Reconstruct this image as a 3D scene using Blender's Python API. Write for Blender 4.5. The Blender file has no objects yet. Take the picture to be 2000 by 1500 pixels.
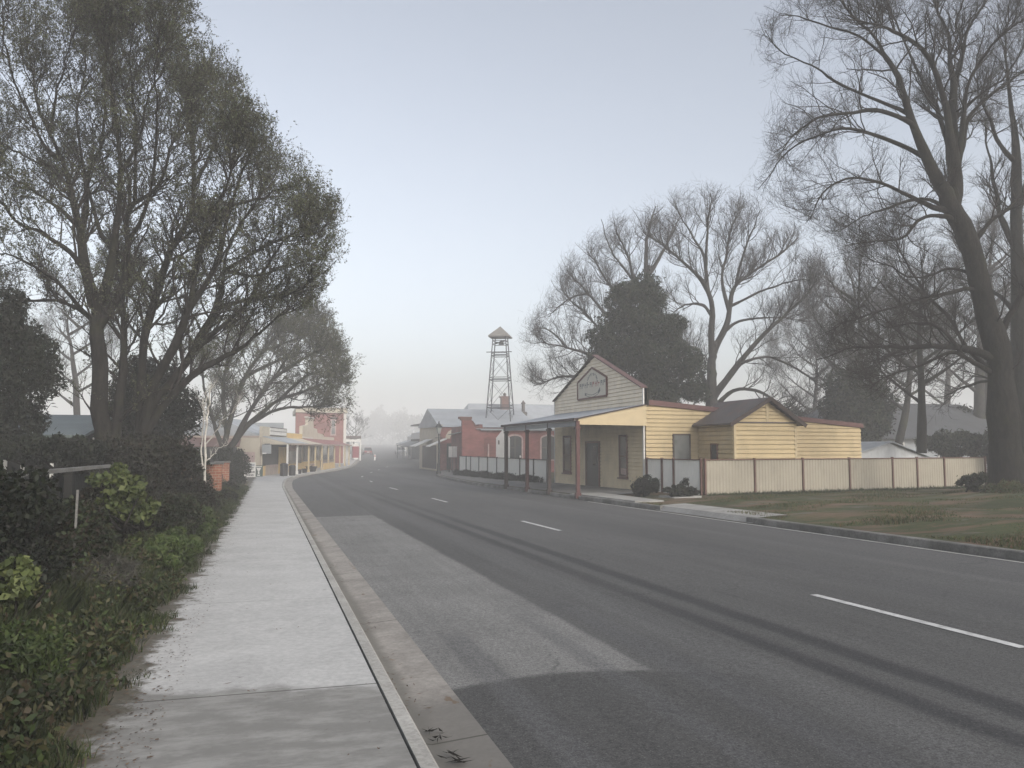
import bpy, math, random
import numpy as np
from mathutils import Vector
random.seed(7)
RNG = np.random.default_rng(7)
SC = bpy.context.scene
COL = SC.collection
PI = math.pi

# ------------------------------------------------------------------ survey of the place
# camera station: eye height 1.7 m, street runs along +Y; bearings and distances of things were worked out once
F, CX, CY, EYE = 1620., 1000., 750., 1.7
PITCH, YAW = math.radians(4.377), math.radians(16.3615)
def ray(px, py):
    x, y = (px-CX)/F, (CY-py)/F
    fy = math.cos(PITCH)-y*math.sin(PITCH); fz = math.sin(PITCH)+y*math.cos(PITCH)
    c, s = math.cos(YAW), math.sin(YAW)
    return np.array((x*c+fy*s, fy*c-x*s, fz))
def at_x(px, py, X):
    d = ray(px, py); return d*(X/d[0])+np.array((0, 0, EYE))
def at_y(px, py, Y):
    d = ray(px, py); return d*(Y/d[1])+np.array((0, 0, EYE))
def at_d(px, py, D):
    d = ray(px, py); t = D/math.hypot(1.0, 0) ; n = d[0]*math.sin(YAW)+d[1]*math.cos(YAW)
    return d*(t/n)+np.array((0, 0, EYE))
def gz(Y):                                    # fall of the street towards the town and its rise beyond
    if Y < 45: return -0.0105*Y
    if Y < 75:
        t = (Y-45)/30; return -0.4725-0.315*(t-t*t/2)
    if Y < 100: return -0.63
    if Y < 400: return -0.63+(Y-100)*.0125
    return 3.12
def interp(pts, y):
    return float(np.interp(y, [p[0] for p in pts], [p[1] for p in pts]))
XL = [(-30,1.32),(46,1.32),(54,1.5),(60,1.75),(66,2.35),(74,3.85),(84,6.6),(96,9.0),(108,10.9),(130,13.8),(170,18.),(300,33),(690,80)]
XR = [(-30,11.62),(46,11.62),(56,12.2),(66,13.0),(74,14.8),(84,17.6),(96,20.5),(108,22.6),(130,25.6),(170,30),(300,45),(690,92)]
def xl(Y): return interp(XL, Y)
def xr(Y): return interp(XR, Y)
def smooth(t): t = min(max(t, 0), 1); return t*t*(3-2*t)
def zr(X, Y):                                 # ground on the right hand verge
    z = gz(Y)+.14+.11*smooth((X-12.2)/2.5)
    z += .55*smooth((X-19)/9)*smooth((27-Y)/7)
    return z
def zl(X, Y):                                 # ground on the left hand verge
    return gz(Y)+.12+.14*smooth((-.9-X)/1.4)

# ------------------------------------------------------------------ materials
def lin(c):
    return tuple(c)+(1,)
class NT:
    def __init__(self, name):
        self.m = bpy.data.materials.new(name); self.m.use_nodes = True
        self.t = self.m.node_tree; self.b = self.t.nodes['Principled BSDF']
        self.co = None
    def n(self, typ, **kw):
        x = self.t.nodes.new(typ)
        for k, v in kw.items(): setattr(x, k, v)
        return x
    def l(self, a, b): self.t.links.new(a, b)
    def coord(self):
        if self.co is None:
            self.co = self.n('ShaderNodeNewGeometry').outputs['Position']
        return self.co
    def noise(self, scale, detail=4, rough=.6, vec=None, stretch=None):
        x = self.n('ShaderNodeTexNoise'); x.inputs['Scale'].default_value = scale
        x.inputs['Detail'].default_value = detail; x.inputs['Roughness'].default_value = rough
        v = vec or self.coord()
        if stretch:
            m = self.n('ShaderNodeMapping'); m.inputs['Scale'].default_value = stretch
            self.l(v, m.inputs['Vector']); v = m.outputs['Vector']
        self.l(v, x.inputs['Vector']); return x.outputs['Fac']
    def math(self, op, a, b=None, c=None):
        x = self.n('ShaderNodeMath', operation=op)
        for i, v in enumerate((a, b, c)):
            if v is None: continue
            if isinstance(v, (int, float)): x.inputs[i].default_value = v
            else: self.l(v, x.inputs[i])
        return x.outputs[0]
    def step(self, v, lo, hi, a=0., b=1.):
        x = self.n('ShaderNodeMapRange', interpolation_type='SMOOTHSTEP')
        x.inputs['From Min'].default_value = lo; x.inputs['From Max'].default_value = hi
        x.inputs['To Min'].default_value = a; x.inputs['To Max'].default_value = b
        self.l(v, x.inputs['Value']); return x.outputs['Result']
    def strip(self, v, c, w, soft, k=1.):
        d = self.math('ABSOLUTE', self.math('SUBTRACT', v, c))
        return self.step(d, w-soft, w+soft, k, 0.)
    def mix(self, f, a, b, mode='MIX'):
        x = self.n('ShaderNodeMix', data_type='RGBA', blend_type=mode)
        if isinstance(f, (int, float)): x.inputs[0].default_value = f
        else: self.l(f, x.inputs[0])
        for i, v in ((6, a), (7, b)):
            if isinstance(v, tuple): x.inputs[i].default_value = lin(v[:3])
            else: self.l(v, x.inputs[i])
        return x.outputs[2]
    def scale_col(self, col, f):              # colour times a factor socket
        x = self.n('ShaderNodeMix', data_type='RGBA', blend_type='MULTIPLY'); x.inputs[0].default_value = 1
        if isinstance(col, tuple): x.inputs[6].default_value = lin(col[:3])
        else: self.l(col, x.inputs[6])
        self.l(f, x.inputs[7]); return x.outputs[2]
    def xyz(self):
        s = self.n('ShaderNodeSeparateXYZ'); self.l(self.coord(), s.inputs[0]); return s.outputs
    def bump(self, h, strength=.3, dist=.02):
        x = self.n('ShaderNodeBump'); x.inputs['Strength'].default_value = strength; x.inputs['Distance'].default_value = dist
        self.l(h, x.inputs['Height']); self.l(x.outputs['Normal'], self.b.inputs['Normal'])
    def out(self, col, rough=.85, spec=.3):
        if isinstance(col, tuple): self.b.inputs['Base Color'].default_value = lin(col[:3])
        else: self.l(col, self.b.inputs['Base Color'])
        if isinstance(rough, (int, float)): self.b.inputs['Roughness'].default_value = rough
        else: self.l(rough, self.b.inputs['Roughness'])
        self.b.inputs['Specular IOR Level'].default_value = spec
        return self.m
def paint(name, c, var=.18, scale=3., rough=.7, spec=.3, grime=.0, bump=0., fine=25.):
    k = NT(name)
    f = k.math('ADD', k.math('MULTIPLY', k.noise(scale, 5), .65), k.math('MULTIPLY', k.noise(fine, 3), .35))
    g = k.step(f, .3, .7, 1-var, 1+var*.6)
    col = k.scale_col(c, g)
    if grime:
        d = k.step(k.noise(1.7, 6, .7, stretch=(1, 1, .35)), .5, .75, 0, grime)
        col = k.mix(d, col, tuple(x*.45 for x in c))
    if bump: k.bump(k.noise(fine, 4), bump)
    return k.out(col, rough, spec)
def leafmat(name, cols, rough=.65):
    k = NT(name)
    isl = k.n('ShaderNodeNewGeometry').outputs['Random Per Island']
    r = k.n('ShaderNodeValToRGB'); k.l(isl, r.inputs[0])
    el = r.color_ramp.elements
    while len(el) < len(cols): el.new(.5)
    for i, c in enumerate(cols):
        el[i].position = i/(len(cols)-1); el[i].color = lin(c)
    f = k.step(k.noise(.8, 3), .3, .7, .65, 1.3)
    return k.out(k.scale_col(r.outputs[0], f), rough, .25)

def mk_asphalt():
    k = NT('asphalt'); X, Y, Z = k.xyz()
    wob = k.math('MULTIPLY', k.math('SUBTRACT', k.noise(1.2, 3), .5), .12)
    x = k.math('ADD', X, wob); y = k.math('ADD', Y, k.math('MULTIPLY', wob, 1.5))
    big = k.step(k.noise(.35, 4, stretch=(1, .25, 1)), .3, .7, .86, 1.14)
    old = k.step(k.noise(.9, 5), .3, .7, .9, 1.1)
    col = k.scale_col((.071,.070,.0685), big)
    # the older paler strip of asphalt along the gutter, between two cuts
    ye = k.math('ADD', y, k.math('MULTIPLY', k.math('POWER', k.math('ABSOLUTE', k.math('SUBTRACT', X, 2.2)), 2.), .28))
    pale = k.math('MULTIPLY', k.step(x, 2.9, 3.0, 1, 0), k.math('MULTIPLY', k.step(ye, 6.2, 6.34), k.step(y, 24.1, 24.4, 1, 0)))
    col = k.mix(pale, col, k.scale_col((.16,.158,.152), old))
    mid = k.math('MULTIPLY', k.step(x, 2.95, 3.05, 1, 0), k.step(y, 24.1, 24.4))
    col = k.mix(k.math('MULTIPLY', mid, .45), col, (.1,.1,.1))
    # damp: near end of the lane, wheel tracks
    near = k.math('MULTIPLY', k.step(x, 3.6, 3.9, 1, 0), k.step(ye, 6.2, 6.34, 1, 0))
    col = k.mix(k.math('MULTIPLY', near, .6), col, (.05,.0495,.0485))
    fade = k.step(Y, 14, 42, 1, .35)
    tr = k.strip(x, 4.78, .13, .07)
    tr2 = k.math('MAXIMUM', tr, k.strip(x, 4.28, .12, .07))
    tr2 = k.math('MULTIPLY', tr2, fade)
    brk = k.step(k.noise(1.1, 4, stretch=(1, .12, 1)), .25, .55, .45, 1)
    col = k.mix(k.math('MULTIPLY', k.math('MULTIPLY', tr2, brk), .8), col, (.024,.024,.026))
    t3 = k.math('MULTIPLY', k.math('MULTIPLY', k.strip(x, 3.25, .16, .08), k.step(Y, 8.0, 10.5, 1, 0)), .5)
    col = k.mix(t3, col, (.075,.075,.078))
    t4 = k.math('MULTIPLY', k.math('MULTIPLY', k.strip(x, 2.62, .1, .06), k.step(Y, 7.5, 9.5, 1, 0)), .45)
    col = k.mix(t4, col, (.085,.085,.088))
    t5 = k.math('MULTIPLY', k.math('MULTIPLY', k.strip(x, 1.72, .13, .05), k.step(Y, 7.6, 8.3, 1, 0)), .55)
    col = k.mix(t5, col, (.08,.08,.082))
    lt = k.math('MAXIMUM', k.strip(x, 3.75, .22, .12, .35), k.strip(x, 9.45, .12, .1, .28))
    lt = k.math('MAXIMUM', lt, k.strip(x, 10.9, .5, .3, .2))
    col = k.mix(lt, col, (.11,.11,.11))
    dk = k.math('MAXIMUM', k.strip(x, 7.9, .45, .3, .3), k.strip(x, 9.9, .3, .25, .25))
    col = k.mix(dk, col, (.05,.05,.052))
    g = k.math('ADD', k.math('MULTIPLY', k.noise(95, 2, .8), .5), k.math('MULTIPLY', k.noise(30, 4, .85), .5))
    sk = k.noise(7, 4, .7, stretch=(1, .05, 1))
    col = k.scale_col(col, k.step(sk, .3, .7, .92, 1.08))
    col = k.scale_col(col, k.step(g, .36, .64, .45, 1.55))
    sp = k.n('ShaderNodeTexVoronoi'); sp.inputs['Scale'].default_value = 38; k.l(k.coord(), sp.inputs['Vector'])
    col = k.mix(k.step(sp.outputs['Distance'], .1, .26, .55, 0), col, (.17,.168,.16))
    cr = k.n('ShaderNodeTexVoronoi', feature='DISTANCE_TO_EDGE'); cr.inputs['Scale'].default_value = .28
    wv = k.n('ShaderNodeVectorMath', operation='ADD'); k.l(k.coord(), wv.inputs[0])
    nz = k.n('ShaderNodeTexNoise'); nz.inputs['Scale'].default_value = 1.5; nz.inputs['Detail'].default_value = 6; k.l(k.coord(), nz.inputs['Vector'])
    k.l(nz.outputs['Color'], wv.inputs[1]); k.l(wv.outputs[0], cr.inputs['Vector'])
    crk = k.math('MULTIPLY', k.step(cr.outputs['Distance'], .002, .008, .6, 0), k.step(k.noise(.5, 2), .5, .62))
    col = k.mix(crk, col, (.035,.035,.036))
    k.bump(g, .5, .008)
    return k.out(col, .82, .35)
def mk_path():
    k = NT('path_concrete'); X, Y, Z = k.xyz()
    blot = k.noise(1.3, 6, .65); fine = k.noise(18, 5, .7)
    col = k.scale_col((.42,.417,.406), k.step(blot, .3, .7, .91, 1.07))
    col = k.scale_col(col, k.step(fine, .3, .7, .88, 1.1))
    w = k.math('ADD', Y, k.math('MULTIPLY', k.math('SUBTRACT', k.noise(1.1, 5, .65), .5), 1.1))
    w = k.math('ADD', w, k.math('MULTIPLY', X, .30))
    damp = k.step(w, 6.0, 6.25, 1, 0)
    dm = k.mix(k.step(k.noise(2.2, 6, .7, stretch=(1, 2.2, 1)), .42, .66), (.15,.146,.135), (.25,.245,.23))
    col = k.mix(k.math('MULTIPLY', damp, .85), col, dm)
    d2 = k.step(k.noise(.45, 5, .65), .55, .7, 0, .16)
    col = k.mix(d2, col, (.2,.197,.187))
    e = k.math('ADD', X, k.math('MULTIPLY', k.math('SUBTRACT', k.noise(3.2, 8, .75), .5), 1.1))
    dirt = k.step(e, -.92, -.74, .9, 0)
    col = k.mix(dirt, col, k.mix(k.noise(14, 4), (.03,.027,.02), (.11,.095,.065)))
    fr = k.math('FRACT', k.math('DIVIDE', k.math('SUBTRACT', Y, 5.97), 3.72))
    j = k.step(k.math('ABSOLUTE', k.math('SUBTRACT', fr, .5)), .4965, .4985)
    j = k.math('MULTIPLY', j, k.step(Y, 7, 8, 1., .45))
    col = k.mix(k.math('MULTIPLY', j, .85), col, (.06,.058,.05))
    spk = k.step(k.noise(45, 2, .5), .70, .74, 0, .6)
    col = k.mix(spk, col, (.16,.14,.11))
    k.bump(fine, .15, .01)
    return k.out(col, .85, .25)
def mk_gutter():
    k = NT('gutter_concrete'); X, Y, Z = k.xyz()
    col = k.scale_col((.265,.247,.225), k.step(k.noise(1.6, 6, .7), .3, .7, .75, 1.2))
    col = k.scale_col(col, k.step(k.noise(22, 4, .7), .3, .7, .85, 1.12))
    ch = k.strip(k.math('ADD', X, k.math('MULTIPLY', k.noise(1.5, 4), .14)), 1.0, .09, .05, .75)
    col = k.mix(ch, col, (.13,.125,.11))
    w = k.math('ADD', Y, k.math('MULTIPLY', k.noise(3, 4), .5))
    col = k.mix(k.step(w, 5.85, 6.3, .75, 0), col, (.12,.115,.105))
    fr = k.math('FRACT', k.math('DIVIDE', k.math('SUBTRACT', Y, 5.03), 3.72))
    col = k.mix(k.step(k.math('ABSOLUTE', k.math('SUBTRACT', fr, .5)), .496, .4985, 0, .8), col, (.05,.048,.04))
    lf = k.step(k.noise(3.5, 4, .6, stretch=(1.5, .6, 1)), .64, .69, 0, .7)
    col = k.mix(lf, col, (.13,.085,.05))
    return k.out(col, .85, .25)
def mk_kerb(name, c, c2):
    k = NT(name)
    col = k.mix(k.step(k.noise(1.1, 6, .7), .35, .7), c, c2)
    col = k.scale_col(col, k.step(k.noise(30, 4, .7), .3, .7, .8, 1.15))
    return k.out(col, .85, .25)
def mk_verge():
    k = NT('verge_soil'); X, Y, Z = k.xyz()
    st = (.35, 1, 1)
    g = k.mix(k.noise(6, 5, .7), (.03,.036,.016), (.075,.088,.038))
    g = k.mix(k.step(k.noise(.9, 5, .65, stretch=st), .45, .62), g, (.135,.092,.064))
    g = k.mix(k.step(k.noise(1.4, 5, .7, stretch=st), .55, .66, 0, .75), g, (.125,.118,.10))
    g = k.mix(k.step(k.noise(16, 3, .6), .6, .68, 0, .7), g, (.16,.085,.042))
    g = k.scale_col(g, k.step(k.noise(.25, 3), .3, .7, .75, 1.2))
    k.bump(k.noise(20, 4, .7), .8, .05)
    return k.out(g, .95, .15)
def mk_brick(name, axis, c1, c2, mortar, wb=.24, hb=.086):
    k = NT(name); X, Y, Z = k.xyz()
    cb = k.n('ShaderNodeCombineXYZ'); k.l(X if axis == 'x' else Y, cb.inputs[0]); k.l(Z, cb.inputs[1])
    b = k.n('ShaderNodeTexBrick'); k.l(cb.outputs[0], b.inputs['Vector'])
    b.inputs['Scale'].default_value = 1; b.inputs['Brick Width'].default_value = wb; b.inputs['Row Height'].default_value = hb
    b.inputs['Mortar Size'].default_value = .008
    b.inputs['Color1'].default_value = lin(c1); b.inputs['Color2'].default_value = lin(c2); b.inputs['Mortar'].default_value = lin(mortar)
    col = k.scale_col(b.outputs['Color'], k.step(k.noise(.8, 5, .7), .3, .7, .75, 1.25))
    k.bump(b.outputs['Fac'], -.4, .01)
    return k.out(col, .9, .2)
def mk_roof(name, c, axis='x', period=.09, var=.2, rust=0.):
    k = NT(name); X, Y, Z = k.xyz()
    a = X if axis == 'x' else Y
    w = k.math('SINE', k.math('MULTIPLY', a, 2*PI/period))
    col = k.scale_col(c, k.step(k.noise(.7, 5, .7), .3, .7, 1-var, 1+var))
    if rust: col = k.mix(k.step(k.noise(1.5, 5, .7), .5, .7, 0, rust), col, (.16,.075,.045))
    sh = k.math('FRACT', k.math('DIVIDE', a, .76))
    col = k.mix(k.step(sh, .0, .02, .35, 0), col, tuple(x*.6 for x in c))
    k.bump(w, .35, .012)
    return k.out(col, .55, .4)
def mk_bark(name, c1, c2):
    k = NT(name)
    f = k.noise(9, 6, .75, stretch=(1, 1, .3))
    col = k.mix(k.step(f, .3, .7), c1, c2)
    col = k.mix(k.step(k.noise(1.3, 4), .52, .68, 0, .5), col, (c2[0]*.9, c2[1]*1.1, c2[2]*.6))
    k.bump(f, .9, .06)
    return k.out(col, .95, .15)
def glassy(name, c=(.02,.024,.028), rough=.12):
    k = NT(name); return k.out(k.scale_col(c, k.step(k.noise(1.2, 2), .3, .7, .6, 1.5)), rough, .5)
M = {}
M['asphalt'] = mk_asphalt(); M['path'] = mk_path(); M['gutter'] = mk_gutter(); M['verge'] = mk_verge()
M['kerb_l'] = mk_kerb('kerb_pale', (.29,.28,.26), (.39,.38,.356)); M['kerb_r'] = mk_kerb('kerb_dark', (.12,.117,.108), (.24,.235,.22))  # right kerb concrete is darker all over than the left
M['slab'] = mk_kerb('slab_concrete', (.25,.243,.228), (.34,.332,.312)); M['paving'] = mk_kerb('paving_dull', (.12,.117,.11), (.18,.177,.168))
M['line'] = paint('line_paint', (.5,.5,.49), .35, 6, .7, grime=.8); M['edge_line'] = paint('edge_paint', (.46,.45,.42), .35, 6, .7, grime=.6)
M['cream'] = paint('cream_boards', (.70,.59,.40), .12, 2, .75, grime=.35); M['yellow'] = paint('yellow_boards', (.47,.37,.215), .12, 2, .7, grime=.38)
M['yellow_trim'] = paint('yellow_trim', (.48,.39,.245), .08, 3, .7); M['cream_pale'] = paint('pale_boards', (.84,.75,.60), .10, 2, .75, grime=.3); M['white'] = paint('white_paint', (.6,.59,.565), .08, 3, .6, grime=.2)
M['red_trim'] = paint('oxide_red_trim', (.13,.075,.07), .2, 3, .6); M['post_red'] = paint('post_red', (.075,.028,.026), .25, 5, .6)
M['post_dark'] = paint('post_dark', (.05,.035,.032), .25, 5, .7); M['brown'] = paint('brown_frame', (.13,.06,.045), .2, 5, .6)
M['door'] = paint('dark_door', (.025,.022,.022), .3, 4, .5); M['glass'] = glassy('window_glass'); M['blind'] = glassy('grey_window', (.12,.125,.12), .3)
M['frame_dk'] = paint('frame_dark', (.07,.055,.045), .2, 6, .6); M['sign_cream'] = paint('sign_cream', (.56,.53,.45), .06, 4, .6)
M['sign_ink'] = paint('sign_ink', (.17,.175,.165), .1, 9, .7); M['sign_red'] = paint('sign_red_ink', (.33,.12,.11), .1, 9, .7)
M['iron'] = mk_roof('verandah_iron', (.30,.32,.345), 'y'); M['roof_brown'] = mk_roof('brown_iron', (.075,.06,.055), 'y', rust=.4)
M['fascia_red'] = paint('fascia_red', (.115,.055,.05), .2, 3, .6)
M['colorbond'] = paint('cream_steel', (.285,.258,.205), .10, 1.2, .6, grime=.32); M['colorbond_g'] = paint('grey_cream_steel', (.74,.73,.68), .06, 1.5, .6, grime=.15)
M['rail'] = paint('fence_rail_brown', (.11,.058,.045), .2, 5, .6); M['iron_dk'] = paint('dark_iron', (.035,.035,.036), .2, 6, .6)
M['steel'] = paint('tower_steel', (.05,.052,.058), .2, 5, .6); M['bell'] = paint('tower_roof', (.19,.18,.165), .2, 2, .8)
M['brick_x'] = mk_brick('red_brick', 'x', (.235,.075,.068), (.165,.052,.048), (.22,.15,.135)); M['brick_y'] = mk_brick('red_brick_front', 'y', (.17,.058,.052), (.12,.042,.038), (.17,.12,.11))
M['brick_far'] = mk_brick('far_brick', 'x', (.23,.085,.072), (.18,.066,.055), (.21,.14,.125)); M['brick_or'] = mk_brick('orange_brick', 'x', (.27,.115,.07), (.2,.08,.05), (.26,.22,.18), .23, .1)
M['roof_grey'] = mk_roof('hall_iron', (.30,.315,.33), 'x', .12, .12); M['roof_dk'] = mk_roof('dark_iron_roof', (.06,.062,.066), 'x', .12)
M['render'] = paint('cream_render', (.46,.415,.335), .12, 1.5, .8, grime=.3); M['render_w'] = paint('white_render', (.52,.5,.46), .1, 1.5, .8, grime=.25)
M['pinkish'] = paint('pink_poster', (.4,.3,.28), .3, 3, .8); M['stone'] = paint('stone_dado', (.36,.29,.25), .2, 2, .8, grime=.3)
M['dark'] = paint('dark_shopfront', (.03,.03,.032), .4, 1, .5); M['ochre'] = paint('ochre_boards', (.55,.39,.17), .15, 2, .7)
M['red_roof'] = mk_roof('red_iron', (.22,.072,.065), 'y'); M['cream_roof'] = mk_roof('cream_iron', (.48,.44,.34), 'y'); M['grey_roof'] = mk_roof('pale_iron', (.3,.32,.34), 'y')
M['grey_panel'] = paint('grey_panel', (.27,.285,.30), .12, 2, .6); M['teal_roof'] = mk_roof('dull_teal_iron', (.10,.125,.125), 'x'); M['black'] = paint('black_paint', (.02,.02,.021), .2, 6, .5)
M['green_board'] = paint('green_board', (.035,.06,.05), .1, 5, .6); M['maroon'] = paint('maroon_paint', (.2,.035,.045), .15, 3, .5)
M['bark'] = mk_bark('bark_dark', (.007,.006,.0055), (.024,.021,.018)); M['bark_g'] = mk_bark('bark_grey', (.02,.018,.017), (.05,.046,.042))
M['twig'] = paint('twig_brown', (.026,.022,.020), .3, 3, .9, .1); M['twig_g'] = paint('twig_grey', (.034,.030,.028), .3, 3, .9, .1)
M['birch'] = paint('pale_stem', (.42,.40,.36), .4, 6, .8)
M['leaf_tree'] = leafmat('young_leaves', [(.036,.040,.020),(.05,.058,.026),(.075,.085,.036),(.06,.052,.03)])
M['leaf_con'] = leafmat('dark_conifer', [(.010,.015,.010),(.018,.025,.015),(.03,.038,.021),(.05,.055,.03)], .8)
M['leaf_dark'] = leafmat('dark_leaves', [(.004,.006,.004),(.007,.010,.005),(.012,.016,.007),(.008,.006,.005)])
M['leaf_ivy'] = leafmat('ivy_leaves', [(.028,.038,.012),(.048,.062,.018),(.078,.09,.032)])
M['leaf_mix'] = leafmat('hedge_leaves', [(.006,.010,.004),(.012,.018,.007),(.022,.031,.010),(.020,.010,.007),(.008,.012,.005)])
M['leaf_red'] = leafmat('russet_leaves', [(.006,.008,.004),(.013,.009,.006),(.012,.015,.006),(.02,.012,.008)])
M['leaf_grey'] = leafmat('dry_stems', [(.025,.025,.022),(.05,.047,.04),(.08,.075,.062)])
M['grass'] = leafmat('grass_blades', [(.010,.016,.005),(.02,.031,.009),(.036,.05,.014),(.04,.036,.017)])
M['grass_r'] = leafmat('verge_grass_blades', [(.022,.034,.010),(.04,.06,.016),(.07,.085,.03),(.10,.085,.045),(.11,.06,.03)])
M['weeds'] = leafmat('weed_leaves', [(.009,.014,.006),(.022,.036,.010),(.046,.062,.018),(.032,.02,.012),(.062,.057,.025),(.015,.024,.009)]); M['litter'] = leafmat('leaf_litter', [(.07,.045,.028),(.12,.07,.04),(.05,.037,.026),(.16,.105,.06)])
M['shade_house'] = paint('dark_weatherboard', (.016,.016,.015), .3, 2, .8)
M['galv'] = mk_roof('galvanised_shed', (.42,.435,.45), 'x', .2, .1); M['lamp_glass'] = paint('lamp_glass', (.3,.31,.3), .1, 4, .2, .5)
M['car_red'] = paint('car_paint_red', (.12,.02,.02), .05, 2, .3, .5); M['car_white'] = paint('car_paint_silver', (.5,.5,.5), .05, 2, .3, .5)
M['rubber'] = paint('tyre_rubber', (.02,.02,.02), .2, 8, .8); M['tail'] = paint('tail_lamp', (.3,.02,.02), .1, 8, .3)
M['far_leaf'] = leafmat('far_foliage', [(.03,.04,.025),(.05,.06,.035),(.06,.06,.045)])

# ------------------------------------------------------------------ mesh collecting
def wloc(o):
    v = np.zeros(3)
    while o is not None:
        v = v+np.array(o.location); o = o.parent
    return v
def tag(o, label=None, cat=None, group=None, kind=None):
    for k, v in (('label', label), ('category', cat), ('group', group), ('kind', kind)):
        if v: o[k] = v
    return o
def thing(name, loc, label, cat, group=None):
    o = bpy.data.objects.new(name, None); COL.objects.link(o); o.location = [float(x) for x in loc]
    o.empty_display_size = .2
    return tag(o, label, cat, group)
class MB:
    def __init__(self): self.v = []; self.f = []; self.nv = 0
    def add(self, vs, fs):
        vs = np.asarray(vs, float).reshape(-1, 3); o = self.nv
        self.v.append(vs); self.nv += len(vs)
        self.f.extend([tuple(i+o for i in f) for f in fs]); return self
    def quadgrid(self, vs, fs):               # fs numpy array n x k
        vs = np.asarray(vs, float).reshape(-1, 3); o = self.nv
        self.v.append(vs); self.nv += len(vs); self.f.append(np.asarray(fs)+o); return self
    def poly(self, pts): return self.add(pts, [tuple(range(len(pts)))])
    def box(self, lo, hi):
        (a, b, c), (d, e, f) = lo, hi
        return self.add([(a,b,c),(d,b,c),(d,e,c),(a,e,c),(a,b,f),(d,b,f),(d,e,f),(a,e,f)],
                        [(3,2,1,0),(4,5,6,7),(0,1,5,4),(1,2,6,5),(2,3,7,6),(3,0,4,7)])
    def obox(self, p, u, n, a, b, c):         # box in the frame p, u (along), n (out): ranges a, b, c(z)
        u = np.array((u[0], u[1], 0.)); n = np.array((n[0], n[1], 0.)); p = np.array((p[0], p[1], 0.))
        vs = [p+u*x+n*y+np.array((0, 0, z)) for z in c for (x, y) in ((a[0],b[0]),(a[1],b[0]),(a[1],b[1]),(a[0],b[1]))]
        return self.add(vs, [(3,2,1,0),(4,5,6,7),(0,1,5,4),(1,2,6,5),(2,3,7,6),(3,0,4,7)])
    def prism(self, pts, d):                  # planar polygon pushed along d
        pts = np.asarray(pts, float); d = np.asarray(d, float); n = len(pts)
        return self.add(np.vstack([pts, pts+d]), [tuple(range(n))[::-1], tuple(range(n, 2*n))]+[(i, (i+1) % n, n+(i+1) % n, n+i) for i in range(n)])
    def bar(self, p, q, w, h=None):
        p = np.asarray(p, float); q = np.asarray(q, float); d = q-p; d = d/np.linalg.norm(d)
        up = np.array((0, 0, 1.)) if abs(d[2]) < .9 else np.array((1., 0, 0))
        s = np.cross(d, up); s /= np.linalg.norm(s); t = np.cross(s, d); h = h or w
        vs = [b+s*x*w/2+t*y*h/2 for b in (p, q) for x, y in ((-1,-1),(1,-1),(1,1),(-1,1))]
        return self.add(vs, [(3,2,1,0),(4,5,6,7),(0,1,5,4),(1,2,6,5),(2,3,7,6),(3,0,4,7)])
    def tube(self, pts, rad, s=8, cap=True):
        pts = np.asarray(pts, float); n = len(pts); rad = np.broadcast_to(rad, n)
        t = np.gradient(pts, axis=0); t /= np.linalg.norm(t, axis=1)[:, None]+1e-9
        ref = np.array((.31, .17, .93)) if abs(t[0][2]) < .8 else np.array((.93, .31, .17))
        a = np.cross(t, ref); a /= np.linalg.norm(a, axis=1)[:, None]+1e-9; b = np.cross(t, a)
        th = np.arange(s)*2*PI/s
        ring = pts[:, None]+rad[:, None, None]*(a[:, None]*np.cos(th)[None, :, None]+b[:, None]*np.sin(th)[None, :, None])
        fs = [(i*s+j, i*s+(j+1) % s, (i+1)*s+(j+1) % s, (i+1)*s+j) for i in range(n-1) for j in range(s)]
        if cap: fs += [tuple(range(s))[::-1], tuple((n-1)*s+j for j in range(s))]
        return self.add(ring, fs)
    def disc_lathe(self, c, prof, s=14):      # profile (r, z) about a vertical axis
        c = np.asarray(c, float); th = np.arange(s)*2*PI/s; vs = []
        for r, z in prof: vs += [c+np.array((r*math.cos(x), r*math.sin(x), z)) for x in th]
        n = len(prof)
        return self.add(vs, [(i*s+j, i*s+(j+1) % s, (i+1)*s+(j+1) % s, (i+1)*s+j) for i in range(n-1) for j in range(s)]+[tuple(range(s))[::-1], tuple((n-1)*s+j for j in range(s))])
    def build(self, name, mat, parent=None, smooth=False, **kw):
        me = bpy.data.meshes.new(name); V = np.vstack(self.v)
        if parent is not None: V = V-wloc(parent)
        else: self.c = None
        loc = None
        if parent is None and kw.get('origin') is not None:
            loc = np.asarray(kw['origin'], float); V = V-loc
        if self.f and all(isinstance(x, np.ndarray) for x in self.f):
            fa = [x.astype(np.int32) for x in self.f]
            tot = np.concatenate([np.full(len(x), x.shape[1], np.int32) for x in fa]); idx = np.concatenate([x.ravel() for x in fa])
            me.vertices.add(len(V)); me.vertices.foreach_set('co', V.astype(np.float32).ravel())
            me.loops.add(len(idx)); me.loops.foreach_set('vertex_index', idx)
            me.polygons.add(len(tot)); st = np.concatenate([[0], np.cumsum(tot)[:-1]]).astype(np.int32)
            me.polygons.foreach_set('loop_start', st); me.update(calc_edges=True); me.validate()
        else:
            fl = []
            for x in self.f:
                if isinstance(x, np.ndarray): fl += [tuple(int(q) for q in r) for r in x]
                else: fl.append(x)
            me.from_pydata(V.tolist(), [], fl)
        if smooth: me.polygons.foreach_set('use_smooth', [True]*len(me.polygons))
        me.materials.append(M[mat] if isinstance(mat, str) else mat)
        o = bpy.data.objects.new(name, me); COL.objects.link(o)
        if parent is not None: o.parent = parent
        if loc is not None: o.location = loc.tolist()
        return tag(o, kw.get('label'), kw.get('cat'), kw.get('group'), kw.get('kind'))
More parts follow.
